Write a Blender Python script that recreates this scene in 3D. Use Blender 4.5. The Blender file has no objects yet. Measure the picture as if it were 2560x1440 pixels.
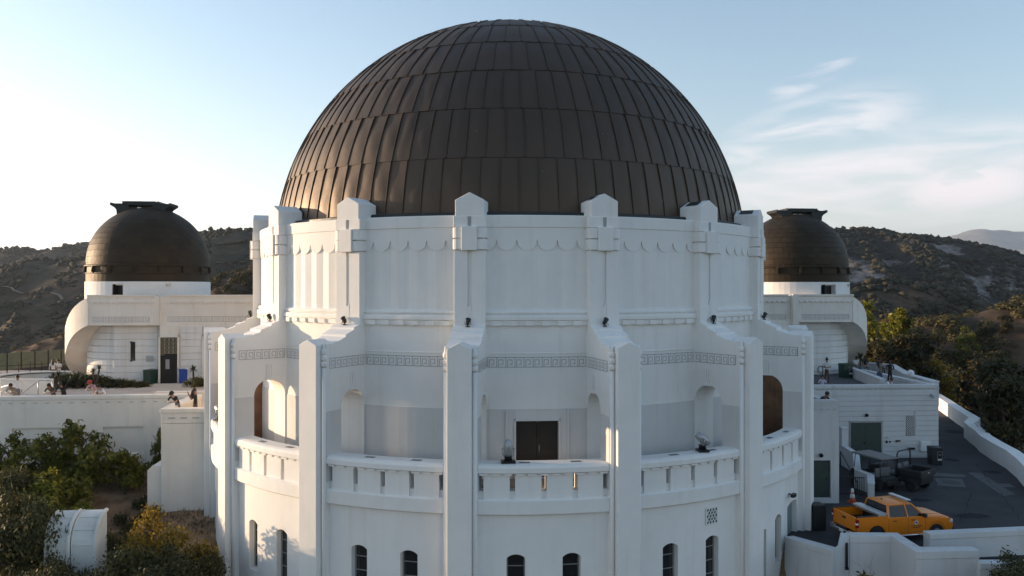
import bpy, bmesh, math, random
import numpy as np
from mathutils import Vector, Matrix, noise
R = math.radians
sin, cos, pi = math.sin, math.cos, math.pi
rng = random.Random(7)

# ------------------------------------------------------------------ camera, sky, sun, exposure
scene = bpy.context.scene
COL = scene.collection
cd = bpy.data.cameras.new('camera'); cam = bpy.data.objects.new('camera', cd); COL.objects.link(cam)
cam.location = (0, 0, 0); cam.rotation_euler = (R(90), 0, 0)
cd.sensor_width = 36; cd.lens = 28.125; cd.clip_start = 0.5; cd.clip_end = 60000
scene.camera = cam
SUN_TH, SUN_EL = R(-106.2), R(5.6)          # direction to the sun in the angle used for the rotunda (0 = towards the camera)
SUN = Vector((sin(SUN_TH)*cos(SUN_EL), -cos(SUN_TH)*cos(SUN_EL), sin(SUN_EL)))
sl = bpy.data.lights.new('sun', 'SUN'); sun = bpy.data.objects.new('sun', sl); COL.objects.link(sun)
sl.energy = 4.2; sl.angle = R(0.6); sl.color = (1.0, 0.72, 0.46)
sun.rotation_euler = SUN.to_track_quat('Z', 'Y').to_euler()
world = bpy.data.worlds.new('World'); scene.world = world; world.use_nodes = True

def build_world():
    nt = world.node_tree; nt.nodes.clear(); N = nt.nodes.new; L = nt.links.new
    out = N('ShaderNodeOutputWorld'); bg = N('ShaderNodeBackground'); L(bg.outputs[0], out.inputs[0])
    sky = N('ShaderNodeTexSky'); sky.sky_type = 'NISHITA'; sky.sun_disc = False
    sky.sun_elevation = SUN_EL; sky.sun_rotation = math.atan2(SUN.x, SUN.y)
    sky.altitude = 300; sky.air_density = 1.0; sky.dust_density = .8; sky.ozone_density = 1.9
    bg.inputs['Strength'].default_value = SKY_STRENGTH
    geo = N('ShaderNodeNewGeometry'); sep = N('ShaderNodeSeparateXYZ')
    vm = N('ShaderNodeVectorMath'); vm.operation = 'SCALE'; vm.inputs['Scale'].default_value = -1.0
    L(geo.outputs['Incoming'], vm.inputs[0]); L(vm.outputs[0], sep.inputs[0])
    def M(op, a, b=None, clamp=False):
        m = N('ShaderNodeMath'); m.operation = op; m.use_clamp = clamp
        for i, v in enumerate((a, b)):
            if v is None: continue
            if isinstance(v, (int, float)): m.inputs[i].default_value = v
            else: L(v, m.inputs[i])
        return m.outputs[0]
    def V(op, a, b=None, sc=None):
        m = N('ShaderNodeVectorMath'); m.operation = op
        for i, v in enumerate((a, b)):
            if v is None: continue
            if isinstance(v, tuple): m.inputs[i].default_value = v
            else: L(v, m.inputs[i])
        return m.outputs[1] if op in ('DOT_PRODUCT', 'DISTANCE') else m.outputs[0]
    def MRG(src, a, b, c=0.0, d=1.0):
        r = N('ShaderNodeMapRange'); r.interpolation_type = 'SMOOTHSTEP'
        for k, v in zip(('From Min', 'From Max', 'To Min', 'To Max'), (a, b, c, d)): r.inputs[k].default_value = v
        L(src, r.inputs[0]); return r.outputs[0]
    d = vm.outputs[0]
    # low haze takes the colour out of the sky near the horizon, the same all round
    bw_ = N('ShaderNodeRGBToBW'); L(sky.outputs[0], bw_.inputs[0])
    gx = N('ShaderNodeVectorMath'); gx.operation = 'SCALE'; gx.inputs[0].default_value = HAZE_TINT; L(bw_.outputs[0], gx.inputs['Scale'])
    hz = M('MULTIPLY', M('EXPONENT', M('MULTIPLY', M('MAXIMUM', sep.outputs[2], 0.0), -1/HAZE_H)), HAZE_AMT-.16); hz = M('ADD', hz, .16)
    mh = N('ShaderNodeMix'); mh.data_type = 'RGBA'; L(hz, mh.inputs['Factor']); L(sky.outputs[0], mh.inputs['A']); L(gx.outputs[0], mh.inputs['B'])
    # thin streaky clouds: noise on the direction, gathered into a few banks
    def cloudnoise(scale, rot, loc, det, dist):
        mp = N('ShaderNodeMapping'); mp.inputs['Rotation'].default_value = rot; mp.inputs['Scale'].default_value = scale; mp.inputs['Location'].default_value = loc
        L(d, mp.inputs[0]); n = N('ShaderNodeTexNoise'); n.inputs['Scale'].default_value = 1; n.inputs['Detail'].default_value = det; n.inputs['Roughness'].default_value = .58; n.inputs['Distortion'].default_value = dist
        L(mp.outputs[0], n.inputs['Vector']); return n.outputs[0]
    def bank(az, el, ra, re, tilt=0.0):
        # soft elliptic patch round a direction
        a_ = R(az); c = Vector((sin(a_)*cos(R(el)), cos(a_)*cos(R(el)), sin(R(el)))); t = Vector((cos(a_), -sin(a_), 0)); u_ = c.cross(t)*-1
        if u_.z < 0: u_ = -u_
        t2 = t*cos(R(tilt))+u_*sin(R(tilt)); u2 = u_*cos(R(tilt))-t*sin(R(tilt))
        q = M('ADD', M('POWER', M('DIVIDE', V('DOT_PRODUCT', d, tuple(t2)), math.tan(R(ra))), 2.0), M('POWER', M('DIVIDE', V('DOT_PRODUCT', d, tuple(u2)), math.tan(R(re))), 2.0))
        front = M('GREATER_THAN', V('DOT_PRODUCT', d, tuple(c)), 0.0)
        return M('MULTIPLY', MRG(q, 1.15, 0.05), front)
    n1 = cloudnoise((6.5, 6.5, 34), (0, R(17), R(10)), (3.3, .4, 1.2), 12, .6)
    n3 = cloudnoise((20, 20, 46), (0, R(6), 0), (1.9, .3, 2.4), 10, .25)
    total = None
    for (az, el, ra, re, tl, lo, hi, amt, nn) in CLOUD_BANKS:
        c_ = M('MULTIPLY', M('MULTIPLY', bank(az, el, ra, re, tl), MRG(n1 if nn == 0 else n3, lo, hi)), amt)
        total = c_ if total is None else M('MAXIMUM', total, c_)
    cl = M('MULTIPLY', total, 1.0, True)
    mix = N('ShaderNodeMix'); mix.data_type = 'RGBA'; mix.inputs['B'].default_value = CLOUD_COL
    L(cl, mix.inputs['Factor']); L(mh.outputs['Result'], mix.inputs['A']); L(mix.outputs['Result'], bg.inputs['Color'])
SKY_STRENGTH = 0.15
HAZE_TINT, HAZE_H, HAZE_AMT = (.86, .85, .90), .14, .85
CLOUD_COL = (2.7, 2.5, 2.55, 1)
# azimuth (0 = straight ahead, + right), elevation, half width, half height, tilt, noise range, amount, noise kind
CLOUD_BANKS = [(19.5, 9.2, 8.5, 3.4, 20, .38, .66, .72, 0), (25, 6.6, 16, 4.2, 4, .28, .66, .85, 0), (20.5, 14.0, 3.2, 1.1, 25, .42, .62, .5, 0), (29.6, 6.2, 4.6, 1.7, 4, .38, .47, 1.0, 1), (-58, 12, 14, 3, 8, .42, .66, .5, 0), (120, 14, 30, 6, 5, .44, .68, .6, 0), (-140, 18, 24, 5, -6, .44, .68, .5, 0)]
build_world()
vs = scene.view_settings; vs.view_transform = 'Standard'; vs.look = 'None'; vs.gamma = 1.0; vs.use_curve_mapping = False; vs.exposure = 1.55
scene.render.engine = 'CYCLES'
scene.cycles.max_bounces = 8; scene.cycles.diffuse_bounces = 4; scene.cycles.use_denoising = True

# ------------------------------------------------------------------ helpers
W = {}
def link(o, parent=None, mat=None):
    COL.objects.link(o); m = mat if mat is not None else Matrix.Identity(4)
    W[o.name] = m
    if parent is not None:
        o.parent = parent; o.matrix_basis = W[parent.name].inverted() @ m
    else: o.matrix_basis = m
    return o
def TM(loc=(0, 0, 0), rz=0.0, s=1.0):
    return Matrix.Translation(Vector(loc)) @ Matrix.Rotation(rz, 4, 'Z') @ Matrix.Scale(s, 4)
def thing(name, label, cat, mat, group=None, mesh=None):
    o = link(bpy.data.objects.new(name, mesh), None, mat)
    o['label'] = label; o['category'] = cat
    if group: o['group'] = group
    return o
def tag(o, label=None, cat=None, group=None, kind=None):
    if label: o['label'] = label
    if cat: o['category'] = cat
    if group: o['group'] = group
    if kind: o['kind'] = kind
    return o
def part(name, mesh, parent, mat=None, label=None, kind=None):
    o = link(bpy.data.objects.new(name, mesh), parent, W[parent.name].copy() if mat is None else mat)
    if label: o['label'] = label
    if kind: o['kind'] = kind
    return o
KIDS = {}
def copy_tree(src, mat, label=None, parent=None):
    c = src.copy(); rel = mat
    link(c, parent, rel)
    if label: c['label'] = label
    for ch in [o for o in src.children]:
        copy_tree(ch, mat @ (W[src.name].inverted() @ W[ch.name]), None, c)
    return c

class MB:
    """collects faces of one mesh"""
    def __init__(s): s.v = []; s.f = []; s.m = []; s.sm = []
    def add(s, vs, fs, mi=0, smooth=False):
        b = len(s.v); s.v.extend([tuple(p) for p in vs])
        for f in fs: s.f.append([b+i for i in f]); s.m.append(mi); s.sm.append(smooth)
    def box(s, x0, x1, y0, y1, z0, z1, mi=0, M=None):
        vs = [(x, y, z) for z in (z0, z1) for y in (y0, y1) for x in (x0, x1)]
        if M is not None: vs = [M @ Vector(p) for p in vs]
        s.add(vs, [(0, 2, 3, 1), (4, 5, 7, 6), (0, 1, 5, 4), (2, 6, 7, 3), (0, 4, 6, 2), (1, 3, 7, 5)], mi)
    def bar(s, a, b, w, h=None, mi=0, up=(0, 0, 1)):
        a = Vector(a); b = Vector(b); h = h or w; d = (b-a).normalized(); u = Vector(up)
        if abs(d.dot(u)) > 0.98: u = Vector((1, 0, 0))
        x = d.cross(u).normalized()*w/2; y = x.cross(d).normalized()*h/2
        vs = [a-x-y, a+x-y, a+x+y, a-x+y, b-x-y, b+x-y, b+x+y, b-x+y]
        s.add(vs, [(0, 3, 2, 1), (4, 5, 6, 7), (0, 1, 5, 4), (1, 2, 6, 5), (2, 3, 7, 6), (3, 0, 4, 7)], mi)
    def tube(s, pts, r, n=8, mi=0, smooth=True, cap=True):
        pts = [Vector(p) for p in pts]; rr = r if isinstance(r, (list, tuple)) else [r]*len(pts)
        vs = []; fs = []
        d0 = None
        for i, p in enumerate(pts):
            d = (pts[min(i+1, len(pts)-1)]-pts[max(i-1, 0)]).normalized()
            if d0 is None:
                u = Vector((0, 0, 1)) if abs(d.z) < 0.9 else Vector((1, 0, 0)); x = d.cross(u).normalized()
            else: x = (x - d*x.dot(d)).normalized()
            d0 = d; y = d.cross(x)
            for k in range(n):
                a = 2*pi*k/n; vs.append(p + (x*cos(a)+y*sin(a))*rr[i])
        for i in range(len(pts)-1):
            for k in range(n):
                a = i*n+k; b = i*n+(k+1) % n; fs.append((a, b, b+n, a+n))
        s.add(vs, fs, mi, smooth)
        if cap:
            s.add(vs[:n], [tuple(range(n))[::-1]], mi); s.add(vs[-n:], [tuple(range(n))], mi)
    def lathe(s, prof, n=24, a0=0.0, a1=2*pi, mi=0, smooth=False, closed=False, rfun=None):
        """prof list of (r, z) turned about z; angle 0 looks at -Y (the camera side)"""
        full = abs(a1-a0-2*pi) < 1e-6; cols = n if full else n+1; vs = []; k = len(prof)
        for i in range(cols):
            a = a0+(a1-a0)*i/n
            for (r, z) in prof:
                vs.append((r*sin(a), -r*cos(a), z))
        fs = []
        for i in range(n):
            i2 = (i+1) % cols
            for j in range(k if closed else k-1):
                j2 = (j+1) % k
                fs.append((i*k+j, i2*k+j, i2*k+j2, i*k+j2))
        s.add(vs, fs, mi, smooth)
        if closed and not full:
            s.add([vs[j] for j in range(k)], [tuple(range(k))], mi); s.add([vs[n*k+j] for j in range(k)], [tuple(range(k))], mi)
    def prism(s, poly, y0, y1, mi=0, axis='y', M=None, smooth_side=False):
        """poly in (a, z); extruded along y (axis 'y'), or poly (y,z) along x (axis 'x'), or (x,y) along z (axis 'z')"""
        n = len(poly)
        def P(a, b, t):
            p = (a, t, b) if axis == 'y' else ((t, a, b) if axis == 'x' else (a, b, t))
            return M @ Vector(p) if M is not None else p
        v0 = [P(a, b, y0) for a, b in poly]; v1 = [P(a, b, y1) for a, b in poly]
        s.add(v0+v1, [tuple(range(n)), tuple(range(2*n-1, n-1, -1))], mi)
        s.add(v0+v1, [(i, (i+1) % n, n+(i+1) % n, n+i) for i in range(n)], mi, smooth_side)
    def mesh(s, name, mats, merge=True, bevel=0.0):
        me = bpy.data.meshes.new(name); me.from_pydata([tuple(p) for p in s.v], [], s.f)
        for m in (mats if isinstance(mats, (list, tuple)) else [mats]): me.materials.append(m)
        me.polygons.foreach_set('material_index', s.m); me.polygons.foreach_set('use_smooth', s.sm)
        bm = bmesh.new(); bm.from_mesh(me)
        if merge: bmesh.ops.remove_doubles(bm, verts=bm.verts, dist=1e-4)
        bmesh.ops.recalc_face_normals(bm, faces=bm.faces)
        if bevel > 0:
            es = [e for e in bm.edges if len(e.link_faces) == 2 and e.calc_face_angle(0) > 0.6 and not all(f.smooth for f in e.link_faces)]
            bmesh.ops.bevel(bm, geom=es, offset=bevel, segments=1, affect='EDGES', clamp_overlap=True)
        bm.to_mesh(me); bm.free(); me.update()
        return me

def mat_new(name):
    m = bpy.data.materials.new(name); m.use_nodes = True; nt = m.node_tree
    b = nt.nodes['Principled BSDF']; return m, nt, b
def simple(name, col, rough=0.6, metal=0.0, var=0.0, scale=3.0, bump=0.0, spec=0.5, trans=0.0):
    m, nt, b = mat_new(name); N = nt.nodes.new; L = nt.links.new
    b.inputs['Base Color'].default_value = (*col, 1); b.inputs['Roughness'].default_value = rough
    if 'Diffuse Roughness' in b.inputs: b.inputs['Diffuse Roughness'].default_value = 1.0
    b.inputs['Metallic'].default_value = metal; b.inputs['Specular IOR Level'].default_value = spec
    if var > 0 or bump > 0:
        tc = N('ShaderNodeNewGeometry'); n = N('ShaderNodeTexNoise'); n.inputs['Scale'].default_value = scale; n.inputs['Detail'].default_value = 5
        L(tc.outputs['Position'], n.inputs['Vector'])
        if var > 0:
            r = N('ShaderNodeMapRange'); r.inputs['From Min'].default_value = 0.3; r.inputs['From Max'].default_value = 0.7
            r.inputs['To Min'].default_value = 1-var; r.inputs['To Max'].default_value = 1+var; L(n.outputs[0], r.inputs[0])
            mx = N('ShaderNodeVectorMath'); mx.operation = 'SCALE'; mx.inputs[0].default_value = col; L(r.outputs[0], mx.inputs['Scale'])
            L(mx.outputs[0], b.inputs['Base Color'])
        if bump > 0:
            bp = N('ShaderNodeBump'); bp.inputs['Strength'].default_value = bump; bp.inputs['Distance'].default_value = 0.02
            n3 = N('ShaderNodeTexNoise'); n3.inputs['Scale'].default_value = scale*8; n3.inputs['Detail'].default_value = 3; L(tc.outputs['Position'], n3.inputs['Vector'])
            L(n3.outputs[0], bp.inputs['Height']); L(bp.outputs[0], b.inputs['Normal'])
    return m

def stucco(name, col, streak=0.10, patch=0.06):
    """painted render: soft blotches, repaint patches, rain streaks running down from ledges"""
    m, nt, b = mat_new(name); N = nt.nodes.new; L = nt.links.new
    geo = N('ShaderNodeNewGeometry'); sep = N('ShaderNodeSeparateXYZ'); L(geo.outputs['Position'], sep.inputs[0])
    n1 = N('ShaderNodeTexNoise'); n1.inputs['Scale'].default_value = 0.35; n1.inputs['Detail'].default_value = 6; n1.inputs['Roughness'].default_value = .6; L(geo.outputs['Position'], n1.inputs['Vector'])
    mp = N('ShaderNodeMapping'); mp.inputs['Scale'].default_value = (2.6, 2.6, 0.16); L(geo.outputs['Position'], mp.inputs[0])
    n2 = N('ShaderNodeTexNoise'); n2.inputs['Scale'].default_value = 1.0; n2.inputs['Detail'].default_value = 6; n2.inputs['Roughness'].default_value = .65; L(mp.outputs[0], n2.inputs['Vector'])
    def MR(src, a, b_, c, d):
        r = N('ShaderNodeMapRange'); r.inputs['From Min'].default_value = a; r.inputs['From Max'].default_value = b_
        r.inputs['To Min'].default_value = c; r.inputs['To Max'].default_value = d; L(src, r.inputs[0]); return r.outputs[0]
    a = MR(n1.outputs[0], .3, .7, 1-patch, 1+patch*.4); s_ = MR(n2.outputs[0], .52, .8, 1.0, 1-streak)
    mu = N('ShaderNodeMath'); mu.operation = 'MULTIPLY'; L(a, mu.inputs[0]); L(s_, mu.inputs[1])
    br = N('ShaderNodeTexNoise'); br.inputs['Scale'].default_value = 1.7; br.inputs['Detail'].default_value = 2; L(geo.outputs['Position'], br.inputs['Vector'])
    mu2 = N('ShaderNodeMath'); mu2.operation = 'MULTIPLY'; L(mu.outputs[0], mu2.inputs[0]); L(MR(br.outputs[0], .35, .65, .985, 1.01), mu2.inputs[1])
    vm = N('ShaderNodeVectorMath'); vm.operation = 'SCALE'; vm.inputs[0].default_value = col; L(mu2.outputs[0], vm.inputs['Scale'])
    # streaks are browner than the paint
    mx = N('ShaderNodeMix'); mx.data_type = 'RGBA'; mx.blend_type = 'MULTIPLY'; L(vm.outputs[0], mx.inputs['A']); mx.inputs['B'].default_value = (1, .95, .87, 1)
    L(MR(n2.outputs[0], .55, .85, 0, .8), mx.inputs['Factor']); L(mx.outputs['Result'], b.inputs['Base Color'])
    b.inputs['Roughness'].default_value = 0.75; b.inputs['Specular IOR Level'].default_value = 0.25
    n3 = N('ShaderNodeTexNoise'); n3.inputs['Scale'].default_value = 14; n3.inputs['Detail'].default_value = 4; L(geo.outputs['Position'], n3.inputs['Vector'])
    n4 = N('ShaderNodeTexNoise'); n4.inputs['Scale'].default_value = .9; n4.inputs['Detail'].default_value = 2; L(geo.outputs['Position'], n4.inputs['Vector'])
    ad = N('ShaderNodeMath'); ad.operation = 'MULTIPLY_ADD'; L(n4.outputs[0], ad.inputs[0]); ad.inputs[1].default_value = 3.5; L(n3.outputs[0], ad.inputs[2])
    bp = N('ShaderNodeBump'); bp.inputs['Strength'].default_value = 0.35; bp.inputs['Distance'].default_value = 0.012
    L(ad.outputs[0], bp.inputs['Height']); L(bp.outputs[0], b.inputs['Normal'])
    return m

def copper(name, col, col2, rough=0.45, metal=0.6, spec=.5):
    m, nt, b = mat_new(name); N = nt.nodes.new; L = nt.links.new
    geo = N('ShaderNodeNewGeometry'); oi = N('ShaderNodeObjectInfo')
    n = N('ShaderNodeTexNoise'); n.inputs['Scale'].default_value = 1.1; n.inputs['Detail'].default_value = 8; n.inputs['Roughness'].default_value = .65; L(geo.outputs['Position'], n.inputs['Vector'])
    r = N('ShaderNodeMapRange'); r.inputs['From Min'].default_value = .3; r.inputs['From Max'].default_value = .72; L(n.outputs[0], r.inputs[0])
    mx = N('ShaderNodeMix'); mx.data_type = 'RGBA'; mx.inputs['A'].default_value = (*col, 1); mx.inputs['B'].default_value = (*col2, 1); L(r.outputs[0], mx.inputs['Factor'])
    r2 = N('ShaderNodeMapRange'); r2.inputs['To Min'].default_value = .80; r2.inputs['To Max'].default_value = 1.22; L(oi.outputs['Random'], r2.inputs[0])
    vm = N('ShaderNodeVectorMath'); vm.operation = 'SCALE'; L(mx.outputs['Result'], vm.inputs[0]); L(r2.outputs[0], vm.inputs['Scale'])
    # small pale droppings and scratches
    vo = N('ShaderNodeTexVoronoi'); vo.inputs['Scale'].default_value = 1.3; L(geo.outputs['Position'], vo.inputs['Vector'])
    r3 = N('ShaderNodeMapRange'); r3.inputs['From Min'].default_value = .035; r3.inputs['From Max'].default_value = .02; L(vo.outputs['Distance'], r3.inputs[0])
    m3 = N('ShaderNodeMix'); m3.data_type = 'RGBA'; L(r3.outputs[0], m3.inputs['Factor']); L(vm.outputs[0], m3.inputs['A']); m3.inputs['B'].default_value = (.3, .29, .27, 1)
    L(m3.outputs['Result'], b.inputs['Base Color'])
    if 'Diffuse Roughness' in b.inputs: b.inputs['Diffuse Roughness'].default_value = 1.0
    b.inputs['Metallic'].default_value = metal; b.inputs['Specular IOR Level'].default_value = spec; b.inputs['Specular Tint'].default_value = (1, .76, .58, 1)
    r4 = N('ShaderNodeMapRange'); r4.inputs['To Min'].default_value = rough-.08; r4.inputs['To Max'].default_value = rough+.1; L(n.outputs[0], r4.inputs[0]); L(r4.outputs[0], b.inputs['Roughness'])
    n4 = N('ShaderNodeTexNoise'); n4.inputs['Scale'].default_value = 2.2; n4.inputs['Detail'].default_value = 3; L(geo.outputs['Position'], n4.inputs['Vector'])
    bp = N('ShaderNodeBump'); bp.inputs['Strength'].default_value = 0.35; bp.inputs['Distance'].default_value = 0.03
    L(n4.outputs[0], bp.inputs['Height']); L(bp.outputs[0], b.inputs['Normal'])
    return m

def leafmat(name, cols, rough=.6, trans=0.25):
    """colour differs leaf by leaf and plant by plant"""
    m, nt, b = mat_new(name); N = nt.nodes.new; L = nt.links.new
    geo = N('ShaderNodeNewGeometry'); oi = N('ShaderNodeObjectInfo')
    cr = N('ShaderNodeValToRGB'); el = cr.color_ramp.elements
    for i, c in enumerate(cols):
        p = i/(len(cols)-1)
        e = el[i] if i < 2 else el.new(p)
        e.position = p; e.color = (*c, 1)
    el[0].position = 0
    L(geo.outputs['Random Per Island'], cr.inputs[0])
    r2 = N('ShaderNodeMapRange'); r2.inputs['To Min'].default_value = .75; r2.inputs['To Max'].default_value = 1.25; L(oi.outputs['Random'], r2.inputs[0])
    vm = N('ShaderNodeVectorMath'); vm.operation = 'SCALE'; L(cr.outputs[0], vm.inputs[0]); L(r2.outputs[0], vm.inputs['Scale'])
    L(vm.outputs[0], b.inputs['Base Color']); b.inputs['Roughness'].default_value = rough; b.inputs['Specular IOR Level'].default_value = .3
    if trans > 0:
        tr = N('ShaderNodeBsdfTranslucent'); L(vm.outputs[0], tr.inputs[0])
        ms = N('ShaderNodeMixShader'); ms.inputs[0].default_value = trans
        L(b.outputs[0], ms.inputs[1]); L(tr.outputs[0], ms.inputs[2]); L(ms.outputs[0], nt.nodes['Material Output'].inputs[0])
    return m

STUCCO = stucco('white_stucco', (.82, .80, .77), .08)
STUCCO_BOUNCE = stucco('weathered_bounce_stucco', (.82, .76, .68), .13, .10)  # streaks and blotches are weathering; cream tint carries painted warm bounce light
WAINSCOT = stucco('grey_painted_wainscot', (.655, .64, .625), .10, .08)
GROOVE_SHADE = simple('painted_groove_shade', (.43, .43, .42), .9)  # strips darker than the wall: shade of incised lines put into the colour
SLOTM = simple('shallow_slot', (.5, .49, .47), .9)
COPPER = copper('brown_copper', (.024, .0145, .010), (.038, .023, .016), .52, 0.0, 1.0)
COPPER_G = copper('olive_patina_copper', (.036, .028, .018), (.028, .023, .016), .60, 0.0, .4)
DARKMETAL = simple('dark_green_metal', (.03, .035, .035), .5, .3)
BLACKM = simple('black_metal', (.015, .015, .017), .45, .3)
GLASS = simple('dark_window_glass', (.02, .022, .026), .12, 0, spec=.8)
FRAME = simple('grey_window_frame', (.28, .28, .26), .6)
BRONZE_DOOR = simple('dark_bronze_door', (.013, .009, .008), .5, .2, .3, 2.0)
WOOD = simple('varnished_wood', (.20, .095, .045), .45, 0, .25, 2.0)
FLOORM = simple('balcony_concrete', (.22, .19, .16), .85, 0, .15, 1.5)
WHITE = simple('white_paint', (.78, .78, .76), .55)
GALV = simple('galvanised_metal', (.42, .43, .44), .45, .6, .1, 4)

def smoothed(me, on=True):
    me.polygons.foreach_set('use_smooth', [on]*len(me.polygons)); return me

def wall_open(mb, mapf, s0, s1, z0, z1, depth, ops, mi=0, mi_rev=0, ns=12, smooth=False):
    """wall face s0..s1, z0..z1 (outer side) with openings (sc, half width, sill z, spring z, rise); mapf(s, z, d) -> point, d inwards"""
    xs = set([s0, s1])
    for i in range(ns+1): xs.add(s0+(s1-s0)*i/ns)
    for (c, h, zs, zp, rise) in ops:
        xs = {x for x in xs if not (c-h < x < c+h)}
        k = 8 if rise > 0 else 1
        for i in range(k+1): xs.add(c-h+2*h*i/k)
    xs = sorted(xs)
    def head(o, x):
        c, h, zs, zp, rise = o
        if rise <= 0: return zp
        t = max(-1, min(1, (x-c)/h)); rr = (h*h+rise*rise)/(2*rise)
        return zp + math.sqrt(max(0, rr*rr-(t*h)**2))-(rr-rise)
    def quad(p):
        mb.add(p, [(0, 1, 2, 3)], mi, smooth)
    for a, b in zip(xs[:-1], xs[1:]):
        mid = (a+b)/2; inside = sorted([o for o in ops if o[0]-o[1] < mid < o[0]+o[1]], key=lambda o: o[2])
        za = zb = z0
        for o in inside:
            quad([mapf(a, za, 0), mapf(b, zb, 0), mapf(b, o[2], 0), mapf(a, o[2], 0)])
            ha, hb = head(o, a), head(o, b)
            mb.add([mapf(a, ha, 0), mapf(b, hb, 0), mapf(b, hb, depth), mapf(a, ha, depth)], [(0, 1, 2, 3)], mi_rev)
            mb.add([mapf(a, o[2], 0), mapf(b, o[2], 0), mapf(b, o[2]+.06, depth), mapf(a, o[2]+.06, depth)], [(0, 1, 2, 3)], mi_rev)
            za, zb = ha, hb
        quad([mapf(a, za, 0), mapf(b, zb, 0), mapf(b, z1, 0), mapf(a, z1, 0)])
    for (c, h, zs, zp, rise) in ops:
        for x in (c-h, c+h):
            mb.add([mapf(x, zs, 0), mapf(x, zp, 0), mapf(x, zp, depth), mapf(x, zs, depth)], [(0, 1, 2, 3)], mi_rev)

def meander(mb, mapf, s0, s1, z0, z1, unit, w=.035, mi=0, flip=False, d=-.006):
    """Greek key drawn with thin strips lying on the wall; mapf(s, z, d)"""
    n = max(1, round((s1-s0)/unit)); u = (s1-s0)/n; H = z1-z0
    def st(a, b, c, e):     # s range, z range
        mb.add([mapf(a, c, d), mapf(b, c, d), mapf(b, e, d), mapf(a, e, d)], [(0, 1, 2, 3)], mi)
    for k in range(n):
        st(s0+k*u, s0+(k+1)*u, z0-w/2, z0+w/2); st(s0+k*u, s0+(k+1)*u, z1-w/2, z1+w/2)
        def X(t): return s0+k*u+(u*(1-t) if flip else u*t)
        def S(ta, tb, za, zb):
            a, b = sorted((X(ta), X(tb)))
            if ta == tb: st(a-w/2, b+w/2, z0+H*za, z0+H*zb)
            else: st(a-w/2, b+w/2, z0+H*za-w/2, z0+H*za+w/2)
        S(.04, .04, 0, 1)
        S(.24, .24, .0, .74); S(.24, .72, .74, .74); S(.72, .72, .28, .74); S(.46, .72, .28, .28)
    st(s1-w/2, s1+w/2, z0, z1)
# ------------------------------------------------------------------ the planetarium rotunda
CX, CY = -0.11, 45.5
BASE = -15.5
TH0, SP = 16.0, 22.5
def CT(th=0.0): return TM((CX, CY, 0), R(th))
planet = thing('planetarium_building', 'big white round building with stepped buttresses under the brown copper dome', 'building', TM((CX, CY, BASE)))

def arcmap(rw):
    return lambda s, z, d: ((rw-d)*sin(s/rw), -(rw-d)*cos(s/rw), z)

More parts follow.
